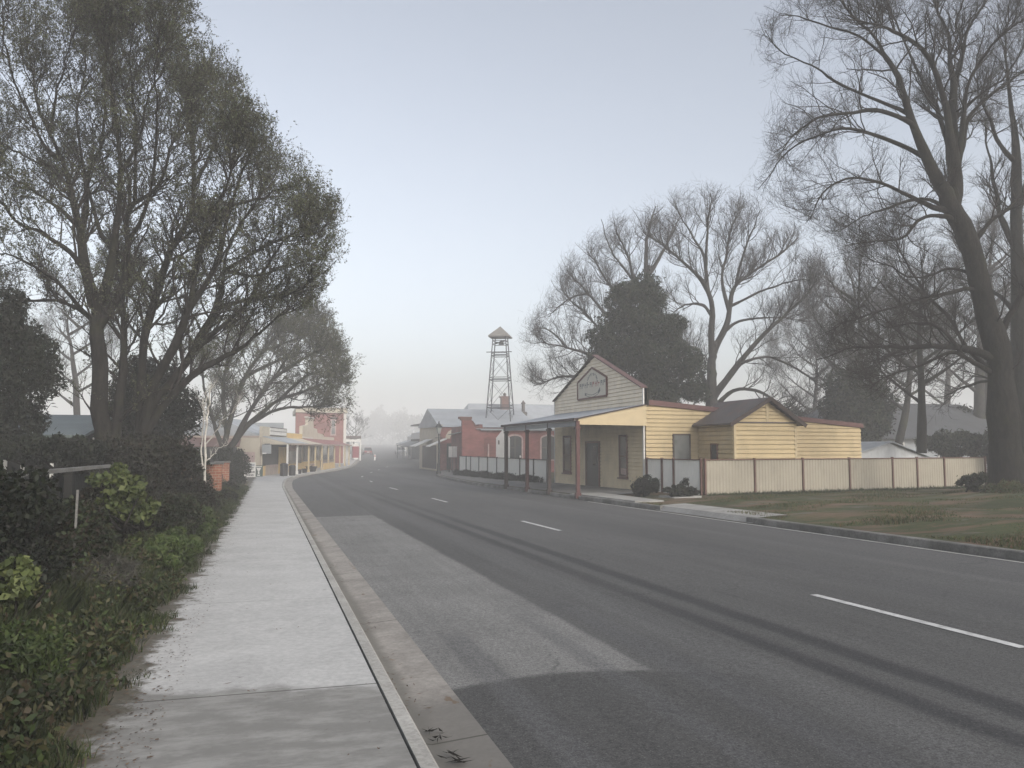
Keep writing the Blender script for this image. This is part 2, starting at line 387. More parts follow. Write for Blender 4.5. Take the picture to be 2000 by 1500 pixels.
def copy_tree(o, parent=None, delta=(0, 0, 0)):
    c = o.copy(); COL.objects.link(c)
    if parent is not None: c.parent = parent
    else: c.location = [a+b for a, b in zip(o.location, delta)]
    for ch in list(o.children): copy_tree(ch, c)
    return c
#PART2
# ------------------------------------------------------------------ ground, road, paths
def strip_mesh(name, mat, Ys, cols, zf, kind='structure', smooth=False):
    """sheet between columns: cols(Y) -> list of X ; zf(X, Y, j) -> z"""
    m = MB(); P = []; n = None
    for Y in Ys:
        xs = cols(Y); n = len(xs); P += [(x, Y, zf(x, Y, j)) for j, x in enumerate(xs)]
    fs = np.array([(i*n+j, i*n+j+1, (i+1)*n+j+1, (i+1)*n+j) for i in range(len(Ys)-1) for j in range(n-1)])
    m.quadgrid(P, fs); return m.build(name, mat, kind=kind, smooth=smooth)
def lsp(a, b, n): return [float(x) for x in np.linspace(a, b, n)]
YG = lsp(-30, 60, 91)+lsp(61.5, 130, 46)+lsp(135, 400, 40)[0:]+lsp(420, 690, 14)
YG = sorted(set(round(y, 3) for y in YG))
GX = [-320,-200,-120,-70,-40,-20,-12,-8]+[None]*6+[40,60,90,130,200,300,430]
def gcols(Y):
    a, b = xl(Y), xr(Y)
    return [-320,-200,-120,-70,-40,-20,-12]+[min(a-2.2, a-2.2), a, (a+b)/2, b+.05, b+6]+[max(b+12, 55),max(b+20, 80), 130,200,300,430]
strip_mesh('ground', 'verge', YG, gcols, lambda x, Y, j: gz(Y)-.07)
def camber(x, Y):
    a, b = xl(Y), xr(Y); t = (x-a)/(b-a); return .06*(1-(2*t-1)**2)-.01
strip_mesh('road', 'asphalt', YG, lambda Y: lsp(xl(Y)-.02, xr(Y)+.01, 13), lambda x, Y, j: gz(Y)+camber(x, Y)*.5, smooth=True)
YN = [y for y in YG if y <= 60]; YB = [y for y in YG if 46 <= y <= 172]; YA = [y for y in YG if y <= 172]
# gutter and kerb on the near side
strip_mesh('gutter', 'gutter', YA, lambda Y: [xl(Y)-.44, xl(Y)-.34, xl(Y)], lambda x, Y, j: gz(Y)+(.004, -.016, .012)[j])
def kerb_mb(xf, w, h, Ys, back=.0):
    m = MB(); P = []
    for Y in Ys:
        x = xf(Y)
        P += [(x, Y, gz(Y)-.05), (x, Y, gz(Y)+h-.02), (x-math.copysign(.02, w)*-1, Y, gz(Y)+h), (x+w, Y, gz(Y)+h), (x+w, Y, gz(Y)-.05)]
    fs = [(i*5+j, i*5+j+1, (i+1)*5+j+1, (i+1)*5+j) for i in range(len(Ys)-1) for j in range(4)]
    fs += [(0,1,2,3,4), tuple(len(Ys)*5-5+j for j in range(5))]
    return m.add(P, fs)
kerb_mb(lambda Y: xl(Y)-.44, -.10, .125, YA).build('kerb', 'kerb_l', kind='structure')
# the far kerb stops at a lowered crossing
kerb_mb(xr, .15, .15, lsp(-30, 18.6, 50)).build('kerb', 'kerb_r', kind='structure')
kerb_mb(xr, .15, .15, [y for y in lsp(23.4, 60, 40)]+[y for y in YG if 61 < y < 172]).build('kerb', 'kerb_r', kind='structure')
m = MB(); P = []
for Y in lsp(18.3, 23.7, 12):
    k_ = min(1, (Y-18.3)/.5, (23.7-Y)/.5); z = gz(Y)
    P += [(11.6, Y, z+.012), (11.76, Y, z+.15), (12.35, Y, z+.19), (12.62, Y, z+.20)]
m.add(P, [(i*4+j, i*4+j+1, i*4+5+j, i*4+4+j) for i in range(11) for j in range(3)]).build('driveway_crossing', 'slab', kind='structure')
# near footpath; a dark crack between it and the kerb is left open
def pl(Y): return -1.3 if Y < 48 else (-1.3 if Y < 56 else xl(Y)-6.5)
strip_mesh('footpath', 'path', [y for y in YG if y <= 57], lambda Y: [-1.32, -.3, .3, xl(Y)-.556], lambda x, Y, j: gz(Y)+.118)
strip_mesh('pavement', 'path', [y for y in YG if 57 <= y <= 172], lambda Y: [xl(Y)-7.5, xl(Y)-5, xl(Y)-2.5, xl(Y)-.556], lambda x, Y, j: gz(Y)+.118)
# verges
rv = np.random.default_rng(3)
def bumpy(x, Y): return .03*math.sin(x*1.7+Y*.9)+.025*math.sin(x*.6-Y*1.9)
strip_mesh('verge', 'verge', [y for y in YG if y <= 172], lambda Y: [-70,-30,-14,-9,-6,-4,-3,-2.4,-1.9,-1.5,-1.2,-.98] if Y < 56 else [xl(Y)-75,xl(Y)-40,xl(Y)-24,xl(Y)-18,xl(Y)-14,xl(Y)-12,xl(Y)-11,xl(Y)-10,xl(Y)-9,xl(Y)-8.5,xl(Y)-8,xl(Y)-7.4],
           lambda x, Y, j: zl(x if Y < 56 else -9, Y)+(bumpy(x, Y) if j < 10 else 0)-(.02 if j == 11 else 0), smooth=True)
strip_mesh('verge', 'verge', [y for y in lsp(-30, 64, 140)]+[y for y in YG if 64 < y < 172], lambda Y: [xr(Y)+x for x in (.149,.5,.9,1.4,2,2.7,3.5,4.5,5.5,7,9,11,13,15,17,20,25,32,50,90)],
           lambda x, Y, j: zr(x-(xr(Y)-11.62), Y)+(bumpy(x, Y)*min(1, j/5)), smooth=True)
strip_mesh('footpath', 'paving', [y for y in lsp(29.6, 60, 40)]+[y for y in YG if 60.5 < y < 172], lambda Y: [xr(Y)+.152, xr(Y)+.8, xr(Y)+1.9, xr(Y)+2.96], lambda x, Y, j: zr(x-(xr(Y)-11.62), Y)+.045)
m = MB()
def slab_poly(pts, dz, name='concrete_slab'):
    top = [(x, y, zr(x, y)+dz) for x, y in pts]
    MB().prism([(a, b, c-.1) for a, b, c in top], (0, 0, .1)).build(name, 'slab', kind='structure')
slab_poly([(11.79, 25.6), (12.75, 25.4), (12.95, 31.4), (11.79, 31.8)], .05)
slab_poly([(13.5, 26.1), (14.5, 26.0), (14.5, 27.4), (13.6, 27.5)], .05)
# lane markings
def marking(name, xa, xb, ya, yb, mat):
    strip_mesh(name, mat, lsp(ya, yb, max(2, int((yb-ya)/.7)+1)), lambda Y: [xa(Y), xb(Y)], lambda x, Y, j: gz(Y)+camber(x, Y)*.5+.006)
def cl(Y): return interp([(-30,6.36),(50,6.3),(56,6.62),(66,7.1),(76,8.9),(87,11.1),(110,15.9),(170,24)], Y)
for y0 in (-6.2, 5.8, 17.72, 29.9, 41.9, 54.3, 65.2, 76.5, 86.0, 98):
    marking('centre_line_dash', lambda Y: cl(Y)-.055, lambda Y: cl(Y)+.055, y0, y0+(2.9 if y0 < 50 else 2.4), 'line')
marking('edge_line', lambda Y: xr(Y)-.21, lambda Y: xr(Y)-.12, -20, 29, 'edge_line')

# ------------------------------------------------------------------ building helpers
def boards(m, p, u, n, zlist, ufun, h=.155, lap=.022):
    """lapped horizontal boards from zlist[0] to zlist[1]; ufun(z) -> (ua, ub) along u"""
    p = np.array((p[0], p[1], 0.)); U = np.array((u[0], u[1], 0.)); N = np.array((n[0], n[1], 0.)); z = zlist[0]
    while z < zlist[1]-.01:
        z2 = min(z+h, zlist[1]); a, b = ufun(z+.001); a2, b2 = ufun(z2-.001)
        if b-a < .02: break
        if b2 < a2: a2 = b2 = (a2+b2)/2
        e = np.array((0, 0, 1.))
        zt_ = z2-.026; o1, o2 = lap+.028, .030
        q = [p+U*a+N*o1+e*z, p+U*b+N*o1+e*z, p+U*b2+N*o2+e*zt_, p+U*a2+N*o2+e*zt_, p+U*a+e*z, p+U*b+e*z, p+U*b2+e*zt_, p+U*a2+e*zt_]
        m.add(q, [(0, 1, 2, 3), (4, 5, 1, 0), (3, 2, 6, 7), (4, 0, 3, 7), (1, 5, 6, 2)]); z = z2
    return m
def window(parent, p, u, n, a, c, fw=.08, frame='frame_dk', glass='glass', out=.056, bars=True, name='window', sill=True):
    """frame (part) with its pane (sub-part); a = range along u, c = range in z"""
    f = MB()
    f.obox(p, u, n, (a[0], a[0]+fw), (0, out+.03), c); f.obox(p, u, n, (a[1]-fw, a[1]), (0, out+.03), c)
    f.obox(p, u, n, (a[0]+fw, a[1]-fw), (0, out+.028), (c[1]-fw, c[1])); f.obox(p, u, n, (a[0]+fw, a[1]-fw), (0, out+.028), (c[0], c[0]+fw))
    if bars:
        zm = (c[0]+c[1])/2; f.obox(p, u, n, (a[0]+fw, a[1]-fw), (out, out+.024), (zm-.025, zm+.025))
    if sill: f.obox(p, u, n, (a[0]-.05, a[1]+.05), (0, out+.09), (c[0]-.06, c[0]))
    fo = f.build(name, frame, parent)
    MB().obox(p, u, n, (a[0]+fw, a[1]-fw), (0, out), (c[0]+fw, c[1]-fw)).build('pane', glass, fo)
    return fo
def wall_mesh(parent, name, mat, p, u, n, poly, thick=.15):
    P = [np.array((p[0]+u[0]*a, p[1]+u[1]*a, z)) for a, z in poly]
    return MB().prism(P, (-n[0]*thick, -n[1]*thick, 0)).build(name, mat, parent)

# ------------------------------------------------------------------ the yellow weatherboard shop
HX, HY0, HY1 = 14.6, 30.7, 41.6
zg = lambda Y: zr(14.6, Y)
h = thing('weatherboard_shop', (HX, 36, zg(36)), 'cream and yellow weatherboard shop with a tall gabled false front and street verandah', 'shop')
U, N = (0, 1), (-1, 0)                        # front wall faces the street
gz0 = 4.12; apx, apz = 35.9-HY0, 5.95; W = HY1-HY0
def fr_u(z):
    if z <= gz0: return (0, W)
    t = (z-gz0)/(apz-gz0); return (apx*t, W-(W-apx)*t)
wall_mesh(h, 'front_wall', 'cream', (HX+.002, HY0), U, N, [(0,-.6),(W,-.6),(W,gz0),(apx,apz),(0,gz0)], .16)
m = MB(); boards(m, (HX, HY0), U, N, (-.15, 3.45), lambda z: (0.09, W-.09)); m.build('lower_boards', 'cream', h)
m = MB(); boards(m, (HX, HY0), U, N, (3.45, apz-.04), lambda z: tuple(np.array(fr_u(z))+np.array((.09, -.09)) if z <= gz0 else fr_u(z)), .165); m.build('gable_boards', 'cream_pale', h)
MB().obox((HX, HY0), U, N, (0, .09), (-.16, .054), (-.15, gz0)).build('corner_board', 'white', h); MB().obox((HX, HY0), U, N, (W-.09, W), (0, .054), (-.15, gz0)).build('corner_board', 'white', h)
m = MB()
m.bar((HX-.02, HY0-.03, gz0+.02), (HX-.02, HY0+apx, apz+.05), .30, .05); m.build('rake_cap', 'red_trim', h)
m = MB(); m.bar((HX-.02, HY1+.03, gz0+.02), (HX-.02, HY0+apx, apz+.052), .26, .045); m.build('rake_cap', 'post_dark', h)
# side wall towards the camera
SX1 = 24.95
def topz(X): return 3.42+(2.56-3.42)*(X-HX)/(SX1-HX)
wall_mesh(h, 'side_wall', 'yellow', (HX+.17, HY0+.012), (1, 0), (0, -1), [(0,-.5),(SX1-HX-.17,-.5),(SX1-HX-.17,topz(SX1)),(0,topz(HX))], .14)
m = MB()
def su(z):
    X = HX+(3.40-z)/(3.42-2.56)*(SX1-HX)
    return (.03, min(SX1-HX, max(0.03, X-HX)))
boards(m, (HX, HY0), (1, 0), (0, -1), (-.1, 3.40), su, .165, .026); m.build('side_boards', 'yellow', h)
wall_mesh(h, 'rear_wall', 'yellow', (SX1, HY0), (0, 1), (1, 0), [(0.14,-.5),(W,-.5),(W,2.5),(0.14,2.5)], .14)
m = MB(); t0, t1 = topz(HX), topz(SX1)
m.prism([(HX+.17, HY0-.10, t0), (SX1+.1, HY0-.10, t1), (SX1+.1, HY0-.10, t1+.18), (HX+.17, HY0-.10, t0+.21)], (0, .04, 0)); m.build('fascia', 'fascia_red', h)
MB().prism([(HX+.17, HY0-.012, t0+.04), (SX1+.1, HY0-.012, t1+.03), (SX1+.1, HY0-.012, t1+.12), (HX+.17, HY0-.012, t0+.14)], (0, W, 0)).build('roof', 'roof_brown', h)
p0 = (HX, HY0)
window(h, (HX, HY0), (1, 0), (0, -1), (1.22, 2.02), (1.15, 2.26), .06, 'frame_dk', 'blind', .058, bars=False)
# front openings
window(h, p0, U, N, (1.58, 2.42), (.42, 2.24), .1, 'brown', 'glass')
window(h, p0, U, N, (8.35, 9.5), (.42, 2.3), .12, 'brown', 'glass')
d = MB(); d.obox(p0, U, N, (4.62, 4.74), (0, .085), (-.12, 2.0)); d.obox(p0, U, N, (6.26, 6.38), (0, .085), (-.12, 2.0)); d.obox(p0, U, N, (4.74, 6.26), (0, .083), (1.9, 2.0))
dd = d.build('door_frame', 'brown', h); MB().obox(p0, U, N, (4.74, 6.26), (0, .056), (-.12, 1.9)).build('door', 'door', dd)
MB().obox(p0, U, N, (5.0, 5.45), (.056, .062), (.9, 1.75)).build('door_pane', 'glass', dd)
MB().obox(p0, U, N, (1.72, 2.28), (.057, .06), (.55, .82)).build('window_poster', 'pinkish', h)
# verandah
VX = 11.52; VY0, VY1 = 30.42, 41.05; ze = 2.84
m = MB(); nrow = 9
vs = []
for i in range(nrow+1):
    t = i/nrow; x = HX-.005+(VX-HX)*t; z = 3.45+(ze-3.45)*t
    vs += [(x, VY0, z), (x, VY1, z), (x, VY0, z-.03), (x, VY1, z-.03)]
m.add(vs, [f for i in range(nrow) for f in ((i*4, i*4+1, i*4+5, i*4+4), (i*4+2, i*4+6, i*4+7, i*4+3), (i*4, i*4+4, i*4+6, i*4+2), (i*4+1, i*4+3, i*4+7, i*4+5))]+[(0, 2, 3, 1)])
m.build('verandah_roof', 'iron', h)
m = MB(); m.box((VX-.07, VY0-.02, ze-.10), (VX+.03, VY1+.02, ze+.01)); m.build('verandah_gutter', 'post_dark', h)
m = MB(); m.box((VX+.04, VY0+.05, ze-.31), (VX+.10, VY1-.02, ze-.105)); m.build('verandah_beam', 'grey_panel', h)
m = MB(); m.prism([(VX+.12, VY0+.02, 2.60), (HX-.03, VY0+.02, 2.57), (HX-.03, VY0+.02, 3.40), (VX+.12, VY0+.02, ze-.045)], (0, .04, 0)); m.build('verandah_end_panel', 'yellow_trim', h)
m = MB(); m.bar((VX, VY0-.01, ze-.02), (HX-.02, VY0-.01, 3.43), .05, .05); m.build('verandah_barge', 'post_dark', h)
for i, Y in enumerate((30.5, 33.95, 37.1, 40.65)):
    z = zr(11.63, Y); q = MB(); w = .07 if i < 3 else .08
    q.box((11.63-w, Y-w, z-.1), (11.63+w, Y+w, ze-.10)); q.box((11.63-w-.03, Y-w-.03, z-.1), (11.63+w+.03, Y+w+.03, z+.12)); q.box((11.63-w-.03, Y-w-.03, ze-.42), (11.63+w+.03, Y+w+.03, ze-.34))
    q.build('verandah_post', 'post_red' if i in (0, 2) else 'post_dark', h)
# pentagon signboard on the gable
sb = thing('gable_sign', (HX-.06, 36.15, 4.03), 'five sided cream signboard with brown edging and faded lettering on the gable', 'sign')
pent = [(34.38, 4.02), (37.98, 4.02), (37.98, 4.86), (36.12, 5.43), (34.38, 4.86)]
MB().prism([(HX-.045, a, b) for a, b in pent], (-.04, 0, 0)).build('board', 'sign_cream', sb)
m = MB()
for i in range(5):
    a, b = pent[i], pent[(i+1) % 5]; m.bar((HX-.085, a[0], a[1]), (HX-.085, b[0], b[1]), .05, .085)
m.build('edging', 'brown', sb)
m = MB(); xs = HX-.0885
rl = random.Random(4)
def stroke(mm, y, z, hh, w=.045, sl=0): mm.add([(xs, y, z), (xs, y-w, z), (xs, y-w-sl, z+hh), (xs, y-sl, z+hh)], [(0, 1, 2, 3)])
def glyph(mm, y, z, hh, w, kind):             # worn capital letters, too faded to read
    t = .05
    if kind % 3 != 2: stroke(mm, y, z, hh, t)
    if kind % 2: stroke(mm, y-w+t, z, hh, t)
    mm.add([(xs-.0005, y, z+hh*.5), (xs-.0005, y-w, z+hh*.5), (xs-.0005, y-w, z+hh*.5+t), (xs-.0005, y, z+hh*.5+t)], [(0, 1, 2, 3)])
    if kind % 4 < 2: mm.add([(xs-.001, y, z+hh-t), (xs-.001, y-w, z+hh-t), (xs-.001, y-w, z+hh), (xs-.001, y, z+hh)], [(0, 1, 2, 3)])
for i in range(11):                           # arched line of small capitals
    a = math.radians(205-i*23 if False else 180-i*18); y = 36.15+.62*math.cos(a)*-1*-1; z = 4.74+.38*math.sin(a)
    if 0 <= i <= 10: glyph(m, 36.15-.62*math.cos(a), z-.06, .13, .1, i+1)
m.build('lettering', 'sign_ink', sb); m = MB(); mr = MB()
for i in range(10):
    glyph(m if i < 5 or i > 7 else mr, 37.72-i*.33, 4.52+.0*i, .24, .22, i*3+1)
m.build('lettering', 'sign_ink', sb); m = MB()
for j in range(12):
    t = j/11; y = 36.85-t*1.45; z = 4.24-.10*math.sin(t*PI)
    if j < 11:
        t2 = (j+1)/11; y2 = 36.85-t2*1.45; z2 = 4.24-.10*math.sin(t2*PI)
        m.add([(xs, y, z), (xs, y2, z2), (xs, y2, z2+.03), (xs, y, z+.03)], [(0, 1, 2, 3)]); m.add([(xs, y, z-.1), (xs, y2, z2-.1), (xs, y2, z2-.07), (xs, y, z-.07)], [(0, 1, 2, 3)])
m.add([(xs, 37.05, 4.30), (xs, 36.85, 4.27), (xs, 36.85, 4.14), (xs, 37.05, 4.18)], [(0, 1, 2, 3)]); m.add([(xs, 35.4, 4.3), (xs, 35.15, 4.46), (xs, 35.12, 4.28), (xs, 35.4, 4.14)], [(0, 1, 2, 3)])
m.build('ribbon', 'sign_ink', sb); mr.build('lettering', 'sign_red', sb)

# gabled outbuilding in front of the side wall
ob = thing('outbuilding', (18.35, 29.3, zr(18, 29)), 'small yellow weatherboard outbuilding with a dark gabled roof behind the fence', 'outbuilding')
OX0, OX1, OY = 17.0, 19.72, 27.96; oz = 2.66; oap = 3.50; oc = (OX0+OX1)/2+.1
wall_mesh(ob, 'gable_wall', 'yellow', (OX0, OY+.012), (1, 0), (0, -1), [(0,-.4),(OX1-OX0,-.4),(OX1-OX0,oz),(oc-OX0,oap),(0,oz)], .1)
m = MB(); boards(m, (OX0, OY), (1, 0), (0, -1), (-.1, oz-.02), lambda z: (.07, OX1-OX0-.07), .175, .026)
def og(z):
    t = (z-oz)/(oap-oz); return ((oc-OX0)*t, (OX1-OX0)-(OX1-oc)*t)
boards(m, (OX0, OY), (1, 0), (0, -1), (oz+.02, oap-.03), og, .14, .024); m.build('gable_boards', 'yellow', ob)
MB().obox((OX0, OY), (1, 0), (0, -1), (0, OX1-OX0), (0, .06), (oz-.025, oz+.022)).build('string_course', 'roof_brown', ob)
m = MB(); m.obox((OX0, OY), (1, 0), (0, -1), (-.02, .07), (-.02, .056), (-.1, oz-.03)); m.build('corner_board', 'yellow_trim', ob); m = MB(); m.obox((OX0, OY), (1, 0), (0, -1), (OX1-OX0-.07, OX1-OX0+.02), (-.02, .056), (-.1, oz-.03)); m.build('corner_board', 'yellow_trim', ob); m = MB(); m.obox((OX0, OY), (1, 0), (0, -1), (oc-OX0-.06, oc-OX0+.06), (.02, .058), (oz+.03, oap-.1)); m.build('gable_batten', 'yellow_trim', ob)
wall_mesh(ob, 'side_wall', 'yellow', (OX0+.012, OY+.1), (0, 1), (-1, 0), [(0,-.4),(HY0-.06-OY-.1,-.4),(HY0-.06-OY-.1,oz),(0,oz)], .1)
m = MB(); boards(m, (OX0, OY+.02), (0, 1), (-1, 0), (-.1, oz-.02), lambda z: (0, HY0-OY-.06), .175, .026); m.build('side_boards', 'yellow', ob)
wall_mesh(ob, 'side_wall', 'yellow', (OX1, OY+.1), (0, 1), (1, 0), [(0,-.4),(HY0-.06-OY-.1,-.4),(HY0-.06-OY-.1,oz),(0,oz)], .1)
window(ob, (OX0, OY), (0, 1), (-1, 0), (1.1, 1.62), (1.15, 1.86), .05, 'brown', 'dark', .058, bars=False)
ov = .3; sl = (oap-oz)/(oc-OX0)
m = MB(); zl_ = oz-ov*sl+.07; zr_ = oz-ov*(oap-oz)/(OX1-oc)+.07
m.prism([(OX0-ov, OY-.28, zl_), (oc, OY-.28, oap+.07), (oc, OY-.28, oap+.13), (OX0-ov, OY-.28, zl_+.06)], (0, 3.9, 0)); m.prism([(OX1+ov, OY-.28, zr_), (OX1+ov, OY-.28, zr_+.06), (oc+.001, OY-.28, oap+.13), (oc+.001, OY-.28, oap+.07)], (0, 3.9, 0)); m.build('roof', 'roof_brown', ob)
m = MB(); m.bar((OX0-ov, OY-.30, zl_+.0), (oc, OY-.30, oap+.07), .03, .15); m.bar((OX1+ov, OY-.30, zr_+.0), (oc, OY-.30, oap+.072), .03, .15); m.build('bargeboard', 'post_dark', ob)

# ------------------------------------------------------------------ steel fences
def steel_fence(label, pts, posts, mats, height, name='steel_fence', capped=False, zoff=.0, tops=None):
    """pts: two ends (x, y); posts: fractions along; ribbed panels between posts, one rail along the top"""
    a, b = np.array(pts[0], float), np.array(pts[1], float); L = np.linalg.norm(b-a); u = (b-a)/L; n = np.array((u[1], -u[0]))
    if n[1] > 0 or (abs(n[1]) < .3 and n[0] > 0): n = -n
    za = zr(*a); zb = zr(*b)
    fo = thing(name, (a[0], a[1], za), label, 'fence')
    for i in range(len(posts)-1):
        s0, s1 = posts[i]*L+.03, posts[i+1]*L-.03; m = MB(); cols = []; s = s0; k = 0
        while s < s1:
            for ds, o in ((0, 0), (.05, 0), (.075, .011), (.125, .011)):
                if s+ds < s1: cols.append((s+ds, o))
            s += .15
        cols.append((s1, 0)); vs = []
        for s, o in cols:
            p = a+u*s+n*o; zb_ = zr(*p)-.04; zt = tops
            vs += [(p[0], p[1], zb_), (p[0], p[1], zt-.03)]
        m.add(vs, [(j*2, j*2+2, j*2+3, j*2+1) for j in range(len(cols)-1)]); m.build('panel', mats[0], fo)
    for t in posts:
        p = a+u*t*L; z = zr(*p); q = MB(); q.obox(p, u, n, (-.035, .035), (-.035, .055), (z-.1, tops+.035)); q.build('post', mats[1], fo)
        if capped and abs(t-capped) < .01: MB().disc_lathe((p[0], p[1], tops+.03), [(.02, 0), (.05, .03), (.065, .08), (.05, .13), (.01, .15)]).build('glint_ball', 'white', fo)  # white ball added in place of a bright glint over this post
    m = MB(); m.obox(a, u, n, (0, L), (-.02, .05), (tops-.035, tops)); m.build('top_rail', mats[1], fo)
    m = MB(); vs = []
    return fo
A0, A1 = (15.2, 27.0), (31.0, 30.0)
def fr_on(px):                                # where a post stands along the long fence
    d = ray(px, 900); a = np.array(A0); e = np.array(A1)-a
    t = (a[1]*d[0]-a[0]*d[1])/(e[0]*d[1]-e[1]*d[0]); return float(t)
steel_fence('long cream ribbed steel fence with thin brown posts across the back of the grass', (A0, A1), [0]+[fr_on(x) for x in (1473,1567,1658,1742,1790,1843)]+[1], ('colorbond', 'rail'), 1.3, tops=1.27)
steel_fence('short grey cream steel fence between the shop corner and the long fence', ((14.62, 30.55), (15.12, 27.1)), [0, .3, .52, 1], ('colorbond_g', 'rail'), 1.3, tops=1.27)
ys = [42.32, 44.65, 47.32, 50.19, 52.49, 54.86, 57.29, 59.77, 61.25]
steel_fence('pale steel street fence with dark posts between the shop and the brick hall', ((14.4, 41.9), (14.4, 63.6)), [0]+[(y-41.9)/21.7 for y in ys]+[1], ('colorbond_g', 'post_dark'), 1.4, capped=(47.32-41.9)/21.7, tops=1.05)

# ------------------------------------------------------------------ low shed and house behind the long fence
sh = thing('garden_shed', (28.4, 35.4, .2), 'low galvanised shed with a shallow gable showing above the fence', 'shed')
a_, b_, c_ = at_y(1662, 893, 34.2), at_y(1738, 866, 34.2), at_y(1806, 893, 34.2)
m = MB(); m.prism([(a_[0], 34.2, -.2), (c_[0], 34.2, -.2), (c_[0], 34.2, c_[2]+.02), (b_[0], 34.2, b_[2]), (a_[0], 34.2, a_[2]+.02)], (0, .06, 0)); m.build('gable_wall', 'galv', sh)
d_ = at_y(1580, 880, 37.0)
m = MB(); m.prism([(a_[0]-.1, 34.0, a_[2]+.06), (b_[0], 34.0, b_[2]+.05), (b_[0], 34.0, b_[2]+.1), (a_[0]-.1, 34.0, a_[2]+.11)], (0, 4.2, 0)); m.prism([(c_[0]+.15, 34.0, c_[2]+.02), (c_[0]+.15, 34.0, c_[2]+.07), (b_[0]+.002, 34.0, b_[2]+.1), (b_[0]+.002, 34.0, b_[2]+.05)], (0, 4.2, 0)); m.build('roof', 'grey_roof', sh)
wall_mesh(sh, 'side_wall', 'grey_panel', (a_[0], 34.26), (0, 1), (-1, 0), [(0,-.2),(3.8,-.2),(3.8,a_[2]+.05),(0,a_[2]+.05)], .06)
lt = thing('lean_to', (26, 36, .2), 'grey lean-to with a sloping sheet roof beside the galvanised shed', 'shed')
e_ = at_y(1582, 880, 34.6); f_ = at_y(1650, 870, 35.2)
m = MB(); m.prism([(e_[0], 34.6, 1.62), (a_[0]-.15, 34.6, 1.95), (a_[0]-.15, 34.6, 2.0), (e_[0], 34.6, 1.67)], (0, 3.4, 0)); m.build('roof', 'grey_roof', lt)
m = MB(); m.prism([(e_[0]+.2, 34.9, -.2), (a_[0]-.2, 34.9, -.2), (a_[0]-.2, 34.9, 1.93), (e_[0]+.2, 34.9, 1.65)], (0, .06, 0)); m.build('wall', 'grey_panel', lt)
MB().box((a_[0]-1.6, 34.86, 1.2), (a_[0]-1.15, 34.9, 1.7)).build('window', 'dark', lt)
bh = thing('bungalow', (44, 50, 0), 'dim bungalow with a long dark roof among bare trees behind the fence', 'house')
MB().box((36.5, 47, -.6), (54, 47.2, 2.4)).build('wall', 'grey_panel', bh)
MB().box((53.8, 47.2, -.6), (54, 55, 2.4)).build('wall', 'grey_panel', bh)
m = MB(); m.add([(36, 46.4, 2.3), (54.6, 46.4, 2.3), (51, 51.5, 5.0), (39.5, 51.5, 5.0), (36, 56.6, 2.3), (54.6, 56.6, 2.3)], [(0, 1, 2, 3), (3, 2, 5, 4), (1, 5, 2), (0, 3, 4)]); m.build('roof', 'roof_dk', bh)
for x in (40.2, 44.5, 48.6): window(bh, (36.5, 47), (1, 0), (0, -1), (x-36.5, x-35.0), (.9, 2.05), .1, 'white', 'glass')

# ------------------------------------------------------------------ red brick hall
hl = thing('brick_hall', (15.2, 66, gz(66)), 'red brick hall with a scrolled parapet and long grey iron roof', 'hall')
HB = 66.0; HXa, HXb = 15.15, 31.0; hz = 3.2; rz = 5.75
par = [(HXa, -.6), (HXb, -.6), (HXb, hz), (16.6, hz), (16.5, 3.34), (16.3, 3.42), (16.12, 3.6), (15.98, 3.86), (15.9, 4.05), (15.85, 4.1), (HXa, 4.1)]
MB().prism([(x, HB, z) for x, z in par], (0, .35, 0)).build('side_wall', 'brick_x', hl)
m = MB(); m.box((HXa-.25, HB-.12, 4.02), (15.95, HB+.45, 4.2)); m.box((HXa-.12, HB-.06, 3.9), (15.9, HB+.4, 4.02)); m.build('cornice', 'brown', hl)
MB().prism([(16.02, HB-.05, 3.9), (16.3, HB-.05, 3.5), (16.7, HB-.05, 3.36), (16.7, HB-.05, 3.24), (16.25, HB-.05, 3.38), (15.95, HB-.05, 3.8)], (0, .45, 0)).build('scroll', 'brown', hl)
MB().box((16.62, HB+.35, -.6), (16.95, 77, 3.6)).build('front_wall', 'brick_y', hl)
m = MB(); m.prism([(16.3, HB-.18, hz+.0), (16.3, HB-.18, hz+.04), (16.3, 77, hz-.25), (16.3, 77, hz-.3)], (15, 0, 0)); m.build('roof', 'roof_grey', hl)
m = MB(); m.box((16.65, HB-.3, hz-.1), (31.5, HB-.2, hz+.03)); m.build('gutter', 'grey_panel', hl)
def arch_window(parent, x0, x1, z0, z1, y):
    w = x1-x0; n = 8; P = [(x0, z0), (x1, z0)]+[(x0+w/2+w/2*math.cos(i*PI/n), z1-.25+.25*math.sin(i*PI/n)) for i in range(n+1)]
    fr = MB(); Q = [(x0-.13, z0-.1), (x1+.13, z0-.1)]+[(x0+w/2+(w/2+.13)*math.cos(i*PI/n), z1-.25+.4*math.sin(i*PI/n)) for i in range(n+1)]
    fr.prism([(a, y-.03, b) for a, b in Q], (0, .1, 0)); fo = fr.build('window', 'pinkish', parent)
    MB().prism([(a, y-.036, b) for a, b in P], (0, .02, 0)).build('pane', 'glass', fo)
    m = MB(); m.box((x0+w/2-.03, y-.05, z0), (x0+w/2+.03, y-.037, z1-.02)); m.box((x0, y-.05, (z0+z1)/2-.03), (x0+w/2-.031, y-.037, (z0+z1)/2+.03)); m.build('glazing_bar', 'frame_dk', fo)
for a, b in ((19.05, 20.2), (21.95, 23.2), (25.0, 26.2)): arch_window(hl, a, b, .7, 2.66, HB)
m = MB(); m.prism([(x, HB-.02, z) for x, z in ((17.0, .2), (18.0, .2), (18.0, 2.35), (17.75, 2.6), (17.25, 2.6), (17.0, 2.35))], (0, .06, 0)); m.build('blind_arch', 'brick_y', hl)
